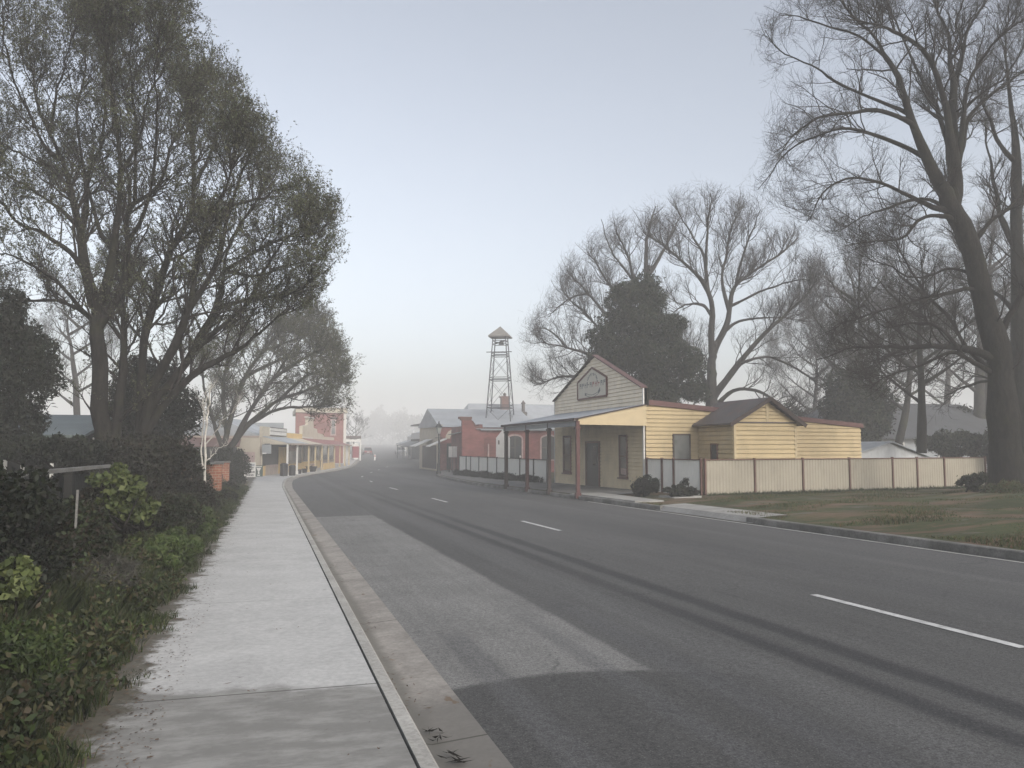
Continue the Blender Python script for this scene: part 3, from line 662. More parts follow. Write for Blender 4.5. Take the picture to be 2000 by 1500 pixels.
m = MB(); m.bar((17.35, HB-.06, -.3), (17.35, HB-.06, 2.0), .1, .1); m.build('downpipe', 'pinkish', hl)
gh = thing('grey_roofed_hall', (30, 101, gz(101)), 'pale grey roofed hall with two chimneys in the mist behind the bell tower', 'hall')
q0 = at_y(915, 788, 106); q1 = at_y(906, 838, 100)
MB().box((q1[0]+.4, 100.5, -.6), (q1[0]+26, 100.8, q1[2])).build('wall', 'brick_far', gh)
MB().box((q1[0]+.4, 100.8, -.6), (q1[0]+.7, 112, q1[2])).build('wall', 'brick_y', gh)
m = MB(); m.add([(q1[0]+.2, 100, q1[2]), (q1[0]+27, 100, q1[2]), (q1[0]+27, 106, q0[2]), (q0[0], 106, q0[2]), (q1[0]+.2, 112, q1[2]), (q1[0]+27, 112, q1[2])], [(0, 1, 2, 3), (3, 2, 5, 4), (0, 3, 4), (1, 5, 2), (0, 4, 5, 1)]); m.build('roof', 'roof_grey', gh)
a_ = at_y(979, 777, 103.5); b_ = at_y(993, 796, 103.5)
c1 = MB(); c1.box((a_[0], 103.2, b_[2]-.8), (b_[0], 104.0, a_[2])); c1.box((a_[0]-.12, 103.1, a_[2]), (b_[0]+.12, 104.1, a_[2]+.2)); ch_ = c1.build('chimney', 'brown', gh)
c1 = MB(); c1.disc_lathe(((a_[0]+b_[0])/2, 103.6, a_[2]+.2), [(.24, 0), (.18, .12), (.22, .3), (.12, .42), (.05, .5)]); c1.build('chimney_pot', 'frame_dk', ch_)
a_ = at_y(1022, 782, 102.5); b_ = at_y(1022, 804, 102.5)
c1 = MB(); c1.disc_lathe((a_[0], 102.5, b_[2]-.5), [(.5, 0), (.5, .45), (.22, .5), (.2, 1.45), (.3, 1.5), (.3, 1.6), (.12, 1.8), (.05, 1.95)]); c1.build('flue', 'frame_dk', gh)

wb = thing('pointed_signboard', (15.5, 55, gz(55)+.2), 'white pointed board on legs standing between street fence and brick hall', 'sign')
m = MB(); m.prism([(x, 55, z) for x, z in ((15.02, .75), (16.0, .75), (16.0, 2.35), (15.51, 2.95), (15.02, 2.35))], (0, .06, 0)); m.build('board', 'white', wb)
m = MB(); m.box((15.08, 55.06, -.4), (15.18, 55.14, 2.2)); m.box((15.84, 55.06, -.4), (15.94, 55.14, 2.2)); m.build('leg', 'white', wb)
for x, z in ((15.2, 2.05), (15.82, 2.05)): MB().box((x-.05, 54.985, z-.14), (x+.05, 55.0, z+.14)).build('emblem', 'frame_dk', wb)

# ------------------------------------------------------------------ fire bell tower
tw = thing('bell_tower', (22.82, 82, -.5), 'tall open steel lattice bell tower with a small pyramid roof', 'tower')
TC = (22.82, 82.0); zb, zt = -.6, 13.2
def half(z): return 1.62+(.64-1.62)*(z-zb)/(zt-zb)
rot = math.radians(-25.6); cr_, sr_ = math.cos(rot), math.sin(rot)
def corner(i, z, k=1.):
    a, b = ((-1,-1),(1,-1),(1,1),(-1,1))[i % 4]; x, y = a*half(z)*k, b*half(z)*k
    return np.array((TC[0]+x*cr_-y*sr_, TC[1]+x*sr_+y*cr_, z))
for i in range(4): MB().bar(corner(i, zb), corner(i, zt), .09).build('leg', 'steel', tw)
for z in (2.9, 5.75, 8.6, 11.1):
    m = MB()
    for i in range(4):
        m.bar(corner(i, z), corner(i+1, z), .08); m.bar(corner(i, z+.26), corner(i+1, z+.26), .06)
    m.build('cross_beam', 'steel', tw)
for z in (12.3, 12.65):
    m = MB()
    for i in range(4): m.bar(corner(i, z), corner(i+1, z), .06)
    m.build('cross_beam', 'steel', tw)
m = MB()
for za, zc in ((.0, 2.8), (3.2, 5.65), (6.05, 8.5), (8.9, 11.0)):
    for i in range(4):
        m.bar(corner(i, za), corner(i+1, zc), .032); m.bar(corner(i+1, za), corner(i, zc), .032)
m.build('brace', 'steel', tw)
m = MB(); e = np.array((cr_, sr_, 0))*.55
m.bar(corner(0, 11.45)-e, corner(1, 11.45)+e, .08); m.build('platform_beam', 'steel', tw)
m = MB(); m.bar(corner(0, 12.4, .6), corner(2, 12.75, .6), .1); m.disc_lathe((TC[0]+.1, TC[1], 12.3), [(.3, 0), (.26, .08), (.2, .3), (.1, .38), (.04, .42)]); m.build('bell', 'iron_dk', tw)
hw = 1.08; m = MB(); q = [np.array((TC[0]+(a*cr_-b*sr_)*hw, TC[1]+(a*sr_+b*cr_)*hw, zt-.05)) for a, b in ((-1,-1),(1,-1),(1,1),(-1,1))]
m.add(q+[np.array((TC[0], TC[1], zt+1.0))]+[x-np.array((0, 0, .14)) for x in q], [(0,1,4),(1,2,4),(2,3,4),(3,0,4),(8,7,6,5),(0,5,6,1),(1,6,7,2),(2,7,8,3),(3,8,5,0)]); m.build('roof', 'bell', tw)

# ------------------------------------------------------------------ right hand side of the far street
lp = thing('street_lamp', (13.35, 66.6, gz(66)+.15), 'dark heritage street lamp post at the kerb of the bend', 'street lamp')
z = gz(66.6)+.1
m = MB(); m.disc_lathe((13.35, 66.6, z), [(.22, 0), (.2, .25), (.13, .35), (.12, .9), (.075, 1.0), (.06, 3.2), (.09, 3.25), (.05, 3.35)], 10); m.bar((13.05, 66.6, z+3.0), (13.65, 66.6, z+3.0), .05); m.build('post', 'iron_dk', lp)
m = MB(); m.disc_lathe((13.35, 66.6, z+3.35), [(.12, 0), (.24, .5), (.24, .52)], 6); lo_ = m.build('lantern', 'lamp_glass', lp)
m = MB(); m.disc_lathe((13.35, 66.6, z+3.86), [(.32, 0), (.2, .2), (.06, .32), (.03, .5)], 6); m.build('lantern_cap', 'iron_dk', lo_)

ps = thing('brick_shop', (16.2, 78, gz(78)), 'red brick shop with a pale roof and white awnings beyond the hall', 'shop')
Y0 = 78.5
m = MB(); m.prism([(x, Y0, z) for x, z in ((15.9, -.6), (24, -.6), (24, 3.7), (15.9, 3.7))], (0, .3, 0)); m.build('side_wall', 'brick_x', ps)
m = MB(); m.box((15.9, Y0+.3, -.6), (16.2, 90, 3.9)); m.build('front_wall', 'render', ps)
m = MB(); m.prism([(15.7, Y0-.2, 3.66), (15.7, 84.5, 5.7), (15.7, 90, 3.8)], (10, 0, 0)); m.build('roof', 'roof_grey', ps)
n_ = 8; arc = [(17.35+1.0*math.cos(i*PI/n_), 2.55+.95*math.sin(i*PI/n_)) for i in range(n_+1)]+[(16.6+.75-.55*math.cos(i*PI/n_)+0., 2.55+.5*math.sin(i*PI/n_)) for i in range(n_+1)]
MB().prism([(a, Y0-.06, b) for a, b in arc], (0, .05, 0)).build('arch_trim', 'render', ps)
m = MB(); m.box((18.3, Y0-.05, 2.75), (20.4, Y0, 3.1)); m.build('sign_band', 'white', ps)
for xa, ya in ((14.7, 82.5), (15.0, 76.5)):
    m = MB(); m.prism([(xa-.6, ya, 1.75), (xa-.6, ya, 1.85), (xa+1.1, ya, 2.55), (xa+1.1, ya, 2.45)], (0, 3.2 if ya > 80 else 1.6, 0)); m.build('awning', 'white', ps)
MB().box((15.85, Y0+2, -.4), (15.895, 88, 1.9)).build('shop_window', 'dark', ps)
MB().box((16.5, Y0-.04, -.4), (18.6, Y0-.005, 2.1)).build('door', 'dark', ps)
MB().box((15.3, 76.3, -.5), (15.42, 76.42, 2.4)).build('awning_post', 'iron_dk', ps)

nb = thing('notice_board', (14.9, 71, gz(71)), 'white two panelled notice board on short legs near the hall corner', 'sign')
a_, b_ = at_y(876, 872, 71), at_y(893, 893, 71)
for i in range(2):
    w = (b_[0]-a_[0]); m = MB(); m.box((a_[0]+w*i/2+.02, 70.98, b_[2]), (a_[0]+w*(i+1)/2-.02, 71.04, a_[2])); m.build('panel', 'white', nb)
m = MB(); m.box((a_[0]+.05, 71.045, gz(71)), (a_[0]+.12, 71.1, a_[2])); m.box((b_[0]-.12, 71.045, gz(71)), (b_[0]-.05, 71.1, a_[2])); m.box((a_[0]+w/2-.03, 71.045, gz(71)), (a_[0]+w/2+.03, 71.1, a_[2])); m.build('leg', 'iron_dk', nb)

ht = thing('hotel', (20, 106, gz(106)), 'two storey hotel with a white lace balcony in the mist', 'hotel')
a_ = at_y(829, 826, 106); b_ = at_y(861, 826, 106)
X0, X1 = a_[0], b_[0]
MB().box((X0+1.6, 106.6, -.6), (X1+6, 118, 4.6)).build('wall', 'render_w', ht)
MB().box((X0-.15, 106, 4.65), (X1+.2, 116, 4.85)).build('balcony_roof', 'roof_dk', ht)
MB().box((X0-.1, 106, 2.55), (X1+.1, 116, 2.85)).build('balcony_floor', 'frame_dk', ht)
m = MB(); m.box((X0-.05, 105.95, 2.86), (X1, 105.99, 3.0)); m.box((X0-.05, 105.95, 3.55), (X1, 105.99, 3.68))
for i in range(9):
    x = X0+(X1-X0)*i/9; m.bar((x, 105.97, 3.0), (x+(X1-X0)/9, 105.97, 3.55), .05); m.bar((x+(X1-X0)/9, 105.97, 3.0), (x, 105.97, 3.55), .05)
m.build('balustrade', 'white', ht)
m = MB(); m.box((X0-.05, 106, 2.86), (X0-.01, 116, 3.68)); m.build('balustrade', 'white', ht)
for x in (X0, (X0+X1)/2, X1-.1):
    m = MB(); m.box((x, 106.0, gz(106)), (x+.12, 106.12, 2.55)); m.box((x, 106.0, 2.85), (x+.12, 106.12, 4.65)); m.build('verandah_post', 'iron_dk', ht)
m = MB(); m.box((X0+.9, 106.4, -.6), (X1+1, 106.59, 2.5)); m.build('bar_front', 'dark', ht)
m = MB(); m.prism([(X0-1.6, 103.5, 1.75), (X0-1.6, 103.5, 1.85), (X0+1.2, 103.5, 2.5), (X0+1.2, 103.5, 2.4)], (0, 12, 0)); m.build('street_awning', 'roof_dk', ht)
for i, (px, dep, w, hh, mat, lab) in enumerate([(812, 128, 6, 3.4, 'dark', 'low dark shop fading in mist beside the hotel'), (803, 160, 7, 3.8, 'grey_panel', 'pale grey shop deep in the mist on the right of the street')]):
    a_ = at_y(px, 880, dep); fs_ = thing('shop', (a_[0], dep, gz(dep)), lab, 'shop')
    z = gz(dep)
    MB().box((a_[0]+1.2, dep, z-.5), (a_[0]+w+1.2, dep+12, z+hh)).build('wall', 'render_w', fs_)
    MB().prism([(a_[0]-1.2, dep, z+2.3), (a_[0]+1.2, dep, z+3.0), (a_[0]+1.2, dep, z+3.1), (a_[0]-1.2, dep, z+2.4)], (0, 12, 0)).build('verandah_roof', mat, fs_)
    MB().prism([(a_[0]+1.0, dep-.3, z+hh), (a_[0]+w/2+1.2, dep-.3, z+hh+1.6), (a_[0]+w+1.4, dep-.3, z+hh)], (0, 12.5, 0)).build('roof', 'roof_grey', fs_)
    MB().box((a_[0]+1.15, dep+1, z), (a_[0]+1.19, dep+11, z+2.2)).build('shop_window', 'dark', fs_)
    for k_ in range(3): MB().box((a_[0]-1.1, dep+.1+k_*5.8, z), (a_[0]-1.0, dep+.22+k_*5.8, z+2.35)).build('verandah_post', 'iron_dk' if i == 0 else 'white', fs_)

# ------------------------------------------------------------------ left hand shops, a row turned with the bend
RS = np.array((1.55, 67.3)); RU = np.array((.2125, .9772)); RN = np.array((.9772, -.2125))   # along the row, out to the street
def rp(s, w, z=0.): p = RS+RU*s-RN*w; return np.array((p[0], p[1], z))
def row_s(px, w=0.):
    d = ray(px, 880); p = RS-RN*w
    return float((p[1]*d[0]-p[0]*d[1])/(RU[0]*d[1]-RU[1]*d[0]))
def rbox(mb, s, w, z):                        # s range along, w range back from the kerb posts, z range
    P = [rp(a, b, c) for c in z for a, b in ((s[0], w[0]), (s[1], w[0]), (s[1], w[1]), (s[0], w[1]))]
    return mb.add(P, [(0,1,2,3),(7,6,5,4),(4,5,1,0),(5,6,2,1),(6,7,3,2),(7,4,0,3)])
def rgz(s): return gz(67.3+s*.977)+.12
WF = 2.0                                      # front walls stand this far behind the posts
sA, sB, sC, sE = 0., row_s(604), row_s(630), row_s(684)
def vroof(parent, s0, s1, mat, zt=2.55, ze=2.02, w0=-.15, name='verandah_roof'):
    n = 6; P = []
    for i in range(n+1):
        t = i/n; w = WF+(w0-WF)*t; zz = zt+(ze-zt)*(t*1.25-.25*t*t)
        P += [rp(s0, w, zz), rp(s1, w, zz), rp(s0, w, zz-.04), rp(s1, w, zz-.04)]
    m = MB(); m.add(P, [f for i in range(n) for f in ((i*4+1, i*4, i*4+4, i*4+5), (i*4+2, i*4+3, i*4+7, i*4+6), (i*4, i*4+2, i*4+6, i*4+4), (i*4+1, i*4+5, i*4+7, i*4+3))]+[(n*4, n*4+2, n*4+3, n*4+1)])
    m.build(name, mat, parent)
    m = MB(); rbox(m, (s0, s1), (w0-.05, w0), (ze-.12, ze+.02)); m.build('verandah_gutter', 'stone', parent)
def vpost(parent, s, mat, z0=None, ze=1.95):
    m = MB(); zz = rgz(s); rbox(m, (s-.07, s+.07), (0, .14), (zz, ze)); rbox(m, (s-.1, s+.1), (-.03, .17), (zz, zz+.25)); m.build('verandah_post', mat, parent)
# corner cafe
ca = thing('corner_cafe', rp(0, WF, rgz(0)), 'cream corner cafe with a grey verandah, dark shopfront and posters on its side wall', 'cafe')
m = MB(); rbox(m, (0, sB), (WF, WF+.25), (-.8, 3.35)); m.build('front_wall', 'render', ca)
m = MB(); rbox(m, (0, .2), (WF+.25, WF+7), (-.8, 2.6)); m.build('side_wall', 'render', ca)
m = MB(); rbox(m, (-.03, -.002), (WF+.1, WF+.16), (-.4, 2.5)); rbox(m, (-.04, -.002), (WF+.26, WF+7), (2.48, 2.62)); m.build('wall_trim', 'stone', ca)
m = MB(); rbox(m, (-.05, -.003), (WF+.55, WF+1.5), (.55, 1.35)); m.build('poster', 'pinkish', ca)
m = MB(); rbox(m, (-.05, -.003), (WF+2.0, WF+2.9), (.75, 1.4)); m.build('poster', 'stone', ca)
m = MB(); m.prism([rp(.0, WF-.02, 2.08), rp(.0, -.1, 2.02), rp(.0, -.1, 1.93), rp(0, WF-.02, 1.95)], RU[0]*0+np.array((RU[0], RU[1], 0))*.05); m.prism([rp(.0, WF-.02, 2.52), rp(.0, -.1, 2.0), rp(.0, -.1, 1.95), rp(0, WF-.02, 2.1)], np.array((RU[0], RU[1], 0))*.05); m.build('verandah_end_panel', 'render', ca)
vroof(ca, 0, sB, 'grey_roof', 2.6)
m = MB(); rbox(m, (.1, sB-.05), (WF-.03, WF-.001), (.25, 1.95)); m.build('shop_window', 'dark', ca)
m = MB(); rbox(m, (.0, 1.0), (WF-.06, WF-.031), (rgz(0)-.1, .25)); m.build('dado', 'ochre', ca)
m = MB(); rbox(m, (1.0, sB-4), (WF-.06, WF-.031), (rgz(0)-.1, .3)); m.build('dado', 'stone', ca)
m = MB(); rbox(m, (2.6, sB-4), (WF+.0-.09, WF-.061), (.1, .28)); m.build('sill', 'pinkish', ca)
for k_, s in enumerate((0.05, 4.1)): vpost(ca, s, 'white')
for k_ in range(3):
    m = MB(); s = sB-3.6+k_*1.15; rbox(m, (s, s+.95), (WF-.07, WF-.032), (rgz(8)-.1, 1.75)); m.build('door', 'ochre', ca)
m = MB(); rbox(m, (2.5, sB-.4), (WF-.04, WF-.001), (2.72, 3.3)); m.build('sign_board', 'white', ca)
m = MB(); rbox(m, (2.5, sB-.4), (WF-.06, WF-.041), (2.66, 2.73)); rbox(m, (2.5, sB-.4), (WF-.06, WF-.041), (3.02, 3.07)); rbox(m, (2.5, sB-.4), (WF-.06, WF-.041), (3.3, 3.36)); m.build('sign_moulding', 'frame_dk', ca)
m = MB(); m.prism([rp(0, WF+.2, 2.58), rp(0, WF+3.6, 4.1), rp(0, WF+7.2, 2.58)], np.array((RU[0], RU[1], 0))*(sB)); m.build('roof', 'grey_roof', ca)
hs = thing('hanging_sign', rp(-.2, WF-.6, 1.2), 'grey box sign hanging under the near end of the cafe verandah', 'sign')
m = MB(); rbox(m, (-.28, -.06), (WF-.72, WF-.05), (1.22, 1.92)); m.build('box', 'grey_panel', hs)
m = MB(); rbox(m, (-.3, -.281), (WF-.38, WF-.08), (1.2, 1.3)); m.build('corner_plate', 'white', hs)
m = MB(); rbox(m, (-.2, -.15), (WF-.6, WF-.2), (1.92, 2.0)); m.build('bracket', 'iron_dk', hs)
us = thing('verandah_sign', rp(4.6, .5, 1.6), 'small pale board hanging crosswise beneath the cafe verandah', 'sign')
m = MB(); rbox(m, (4.6, 4.68), (.15, .85), (1.42, 1.86)); m.build('board', 'pinkish', us)
m = MB(); rbox(m, (4.62, 4.66), (.25, .3), (1.86, 2.08)); rbox(m, (4.62, 4.66), (.7, .75), (1.86, 2.15)); m.build('hanger', 'iron_dk', us)
# cream verandah shop
cs = thing('cream_verandah_shop', rp(sB, WF, rgz(sB)), 'narrow shop with a cream verandah roof between the cafe and the red roofed shop', 'shop')
m = MB(); rbox(m, (sB+.01, sC), (WF+.003, WF+.25), (-.8, 3.0)); m.build('front_wall', 'ochre', cs)
vroof(cs, sB+.02, sC, 'cream_roof', 2.55)
m = MB(); rbox(m, (sB+.3, sC-.3), (WF-.03, WF), (.2, 1.9)); m.build('shop_window', 'glass', cs)
m = MB(); rbox(m, (sB+.02, sC), (WF-.05, WF-.001), (rgz(sB)-.1, .2)); m.build('dado', 'ochre', cs)
for s in (sB+.2, (sB+sC)/2): vpost(cs, s, 'yellow_trim')
m = MB(); rbox(m, (sB+.02, sC), (WF+.25, WF+6), (2.95, 3.05)); m.build('roof', 'grey_roof', cs)
m = MB(); rbox(m, (sB-.2, sB+.02), (WF+.3, WF+3.5), (2.6, 3.9)); m.build('party_wall', 'grey_panel', cs)
# red verandah shop with the stepped parapet
rs = thing('red_verandah_shop', rp(sC, WF, rgz(sC)), 'shop with a red verandah roof below a stepped cream parapet', 'shop')
pp = [(sC, -.8), (sE, -.8), (sE, 2.95), (sC+(sE-sC)*.62, 2.95), (sC+(sE-sC)*.60, 3.2), (sC+(sE-sC)*.42, 3.3), (sC+(sE-sC)*.40, 3.7), (sC+(sE-sC)*.30, 3.8), (sC+(sE-sC)*.29, 4.75), (sC+(sE-sC)*.15, 4.75), (sC+(sE-sC)*.14, 4.0), (sC, 3.8)]
m = MB(); m.prism([rp(s, WF, z) for s, z in pp], np.array((-RN[0], -RN[1], 0))*.3); m.build('front_wall', 'render', rs)
m = MB(); rbox(m, (sC-.02, sC+(sE-sC)*.27), (WF-.08, WF-.001), (2.62, 2.75)); rbox(m, (sC+(sE-sC)*.13, sC+(sE-sC)*.31), (WF-.08, WF+.34), (4.75, 4.87)); m.build('coping', 'render_w', rs)
vroof(rs, sC+.01, sE, 'red_roof', 2.6, 2.0)
k_ = sE-sC
for i, t in enumerate((.0, .2, .4, .6, .8, .985)): vpost(rs, sC+.1+k_*t*.985, 'yellow_trim')
for i, t in enumerate((.04, .3, .56, .78)):
    m = MB(); rbox(m, (sC+k_*t, sC+k_*(t+.17)), (WF-.03, WF-.001), (.3, 1.9)); m.build('shop_window', 'glass', rs)
m = MB(); rbox(m, (sC+.01, sC+k_*.5), (WF-.05, WF-.001), (rgz(sC)-.1, .28)); m.build('dado', 'ochre', rs)
m = MB(); rbox(m, (sC+k_*.5, sE), (WF-.05, WF-.001), (rgz(sC)-.1, .28)); m.build('dado', 'stone', rs)
m = MB(); rbox(m, (sC+k_*.05, sC+k_*.38), (.0, .08), (rgz(sC)-.02, rgz(sC)+.62)); m.build('verandah_railing', 'ochre', rs)
m = MB(); rbox(m, (sC, sE), (WF+.3, WF+7), (2.85, 2.95)); m.build('roof', 'grey_roof', rs)
# two storey brick building
bb = thing('brick_store', (9, 112, gz(112)), 'two storey red brick building with a cream cornice above the left shops', 'building')
BY = 112.; bx1 = at_y(671, 830, BY)[0]; bx0 = 3.4
zt_ = at_y(640, 806, BY)[2]; zc_ = at_y(640, 797, BY)[2]
m = MB(); m.box((bx0, BY, -.6), (bx1, BY+.4, zt_)); m.build('side_wall', 'brick_far', bb)
m = MB(); m.box((bx1-.0, BY-.02, -.6), (bx1+.35, BY+14, zt_)); m.build('front_wall', 'render_w', bb)
m = MB(); m.box((bx0, BY-.25, zt_), (bx1+.5, BY+14, zt_+.18)); m.box((bx0, BY-.12, zt_+.18), (bx1+.4, BY+14, zc_-.1)); m.box((bx0, BY-.3, zc_-.1), (bx1+.6, BY+14, zc_+.02)); m.build('cornice', 'render', bb)
a_, b_ = at_y(646, 819, BY), at_y(656, 850, BY)
window(bb, (0, BY), (1, 0), (0, -1), (a_[0], b_[0]), (b_[2], a_[2]), .12, 'pinkish', 'blind')
MB().box((a_[0]-.1, BY-.06, a_[2]+.02), (b_[0]+.1, BY-.001, a_[2]+.3)).build('lintel', 'frame_dk', bb)
# far verandah and what stands in front of it
fv = thing('dark_verandah_shop', (13.5, 128, gz(128)), 'far shop with a dark red verandah and white fascia fading into the mist', 'shop')
a_ = at_y(672, 852, 128); b_ = at_y(702, 852, 128); z = gz(128)
MB().box((a_[0]-3, 130.5, z-.5), (b_[0]-1.2, 150, z+3.6)).build('front_wall', 'render_w', fv)
m = MB(); m.prism([(b_[0]-1.3, 128, a_[2]), (b_[0]+.2, 128, a_[2]-.35), (b_[0]+.2, 128, a_[2]-.27), (b_[0]-1.3, 128, a_[2]+.1)], (0, 20, 0)); m.box((a_[0]-.3, 127.6, a_[2]-.35), (b_[0]+.2, 128, a_[2]+.05)); m.build('verandah_roof', 'roof_brown', fv)
MB().box((a_[0]+.2, 127.4, a_[2]-.85), (b_[0], 127.6, a_[2]-.5)).build('fascia', 'white', fv)
for x in (a_[0], a_[0]+1.1): MB().box((x, 127.6, z), (x+.22, 127.8, a_[2]-.9)).build('verandah_post', 'white', fv)
MB().box((b_[0]+.05, 127.8, z), (b_[0]+.25, 128, a_[2]-.3)).build('verandah_post', 'white', fv)
kp = thing('red_kiosk', at_y(695, 897, 126), 'maroon kiosk with a white top standing by the far verandah', 'kiosk')
a_ = at_y(689, 872, 126); b_ = at_y(701, 897, 126)
MB().box((a_[0], 126, b_[2]+.22), (b_[0], 127, a_[2])).build('body', 'maroon', kp)
m = MB(); m.box((a_[0]+.1, 126.1, a_[2]), (b_[0]-.1, 126.9, a_[2]+.35)); m.box((a_[0]+.25, 126.2, a_[2]+.35), (b_[0]-.25, 126.8, a_[2]+.5)); m.build('top', 'white', kp)
MB().box((a_[0]+.15, 125.98, b_[2]), (b_[0]-.15, 126.95, b_[2]+.22)).build('base', 'white', kp)

# pavement things by the cafe
def text_mesh(parent, name, txt, mat, size, origin, ux, nn, bold=.0):
    cu = bpy.data.curves.new(name, 'FONT'); cu.body = txt; cu.size = size; cu.align_x = 'CENTER'; cu.offset = bold
    o = bpy.data.objects.new(name, cu); COL.objects.link(o)
    me = bpy.data.meshes.new_from_object(o.evaluated_get(bpy.context.evaluated_depsgraph_get())); bpy.data.objects.remove(o)
    m = MB(); V = [(origin[0]+ux[0]*v.co.x+nn[0], origin[1]+ux[1]*v.co.x+nn[1], origin[2]+v.co.y) for v in me.vertices]
    m.add(V, [tuple(p.vertices) for p in me.polygons]); m.build(name, mat, parent)
ap = at_y(488, 931, 65.2)
ab = thing('sandwich_board', (ap[0], 65.2, ap[2]), 'white sandwich board lettered HOT in black on the footpath by the hedge', 'sign')
zb_ = gz(65.2)+.12; x0, x1 = ap[0]-.4, ap[0]+.4
m = MB(); m.prism([(x0, 65.0, zb_), (x1, 65.0, zb_), (x1, 65.2, zb_+1.08), (x0, 65.2, zb_+1.08)], (0, .04, 0)); m.prism([(x0, 65.46, zb_), (x1, 65.46, zb_), (x1, 65.26, zb_+1.08), (x0, 65.26, zb_+1.08)], (0, .04, 0)); m.build('board', 'white', ab)
def fy(z): return 65.0+.2*(z-zb_)/1.08-.008
m = MB(); m.add([(x0+.08, fy(zb_+.8), zb_+.8), (x1-.08, fy(zb_+.8), zb_+.8), (x1-.08, fy(zb_+.98), zb_+.98), (x0+.08, fy(zb_+.98), zb_+.98)], [(0, 1, 2, 3)]); m.build('heading', 'grey_panel', ab)
for t_, z_, s_ in (('HOT', .55, .26), ('TEA AND', .31, .17), ('FOOD', .08, .2)):
    text_mesh(ab, 'lettering', t_, 'black', s_, (ap[0], fy(zb_+z_), zb_+z_), (1, 0), (0, 0), .008)
gp = at_y(505, 931, 65.9); zb_ = gz(66)+.12
gb = thing('green_board', (gp[0], 66, zb_), 'dark green pavement board with a white cup shaped emblem beside the white board', 'sign')
MB().box((gp[0]-.3, 65.9, zb_), (gp[0]+.3, 65.96, zb_+.84)).build('board', 'green_board', gb)
m = MB(); yy = 65.895
m.add([(gp[0]-.17, yy, zb_+.66), (gp[0]+.17, yy, zb_+.66), (gp[0]+.06, yy, zb_+.42), (gp[0]-.06, yy, zb_+.42)], [(0, 1, 2, 3)]); m.add([(gp[0]-.06, yy, zb_+.2), (gp[0]+.06, yy, zb_+.2), (gp[0]+.05, yy, zb_+.41), (gp[0]-.05, yy, zb_+.41)], [(0, 1, 2, 3)]); m.add([(gp[0]-.1, yy, zb_+.06), (gp[0]+.1, yy, zb_+.06), (gp[0]+.1, yy, zb_+.15), (gp[0]-.1, yy, zb_+.15)], [(0, 1, 2, 3)]); m.add([(gp[0]-.22, yy, zb_+.72), (gp[0]+.22, yy, zb_+.72), (gp[0]+.22, yy, zb_+.78), (gp[0]-.22, yy, zb_+.78)], [(0, 1, 2, 3)]); m.build('emblem', 'white', gb)
MB().box((gp[0]-.28, 65.96, zb_), (gp[0]-.22, 66.25, zb_+.05)).build('foot', 'black', gb)
def bin_(s, w, lab, hh=.95, r=.28, flat=False):
    p = rp(s, w, rgz(s)); o = thing('litter_bin', p, lab, 'bin', 'dark bins along the shop kerb')
    m = MB(); m.disc_lathe(p, [(r*.85, 0), (r, .06), (r, hh*.8), (r*1.06, hh*.82), (r*1.06, hh*.9)], 10); m.build('body', 'black', o)
    m = MB(); m.disc_lathe(p+np.array((0, 0, hh*.9)), [(r*1.02, 0), (r*.8, .08), (r*.3, .12)], 10); m.build('lid', 'iron_dk', o)
bin_(-.55, .2, 'tall black bin at the first white verandah post', .98, .3); bin_(.55, -.22, 'shorter black bin just past the first white verandah post', .8, .26)
def planter(s, lab, r=.3, hh=.42, plant=None):
    p = rp(s, .1, rgz(s)); o = thing('planter_tub', p, lab, 'planter', 'planter tubs along the shop kerb')
    MB().disc_lathe(p, [(r*.75, 0), (r, hh), (r*1.08, hh+.02), (r*1.08, hh+.07), (r*.9, hh+.06)], 10).build('tub', 'black', o)
    return o, p
for s, lab, r in ((row_s(574), 'small dark tub at the second white post', .26), (row_s(587), 'lowest dark tub in front of the ochre doors', .22), (row_s(598), 'dark tub between ochre doors and pink planting', .24)):
    planter(s, lab, r, .3)
pk, pp_ = planter(row_s(611), 'wide dark tub holding pink and white flowers', .5, .42)
#PART3
# ------------------------------------------------------------------ trees: authored limbs, then three generations of branches
def catmull(P, n):
    P = np.asarray(P, float)
    if len(P) == 2: return P[0]+(P[1]-P[0])*np.linspace(0, 1, n)[:, None]
    Q = np.vstack([2*P[0]-P[1], P, 2*P[-1]-P[-2]]); t = np.linspace(0, len(P)-1-1e-6, n); i = t.astype(int); f = (t-i)[:, None]
    a, b, c, d = Q[i], Q[i+1], Q[i+2], Q[i+3]
    return .5*(2*b+(c-a)*f+(2*a-5*b+4*c-d)*f**2+(3*b-a-3*c+d)*f**3)
def tubes_mesh(m, P, R, s):                   # P n,k,3 ; R n,k
    n, k, _ = P.shape
    T = np.gradient(P, axis=1); T /= np.linalg.norm(T, axis=2, keepdims=True)+1e-9
    ref = np.where(np.abs(T[:, :1, 2:3]) < .8, np.array((.31, .17, .93)), np.array((.93, .31, .17)))
    A = np.cross(T, np.broadcast_to(ref, T.shape)); A /= np.linalg.norm(A, axis=2, keepdims=True)+1e-9; B = np.cross(T, A)
    th = np.arange(s)*2*PI/s
    V = P[:, :, None]+R[:, :, None, None]*(A[:, :, None]*np.cos(th)[None, None, :, None]+B[:, :, None]*np.sin(th)[None, None, :, None])
    i, j, q = np.meshgrid(np.arange(n), np.arange(k-1), np.arange(s), indexing='ij')
    f = lambda jj, qq: ((i*k+jj)*s+qq).ravel()
    m.quadgrid(V.reshape(-1, 3), np.stack([f(j, q), f(j, (q+1) % s), f(j+1, (q+1) % s), f(j+1, q)], 1))
def unit(v): return v/(np.linalg.norm(v, axis=-1, keepdims=True)+1e-9)
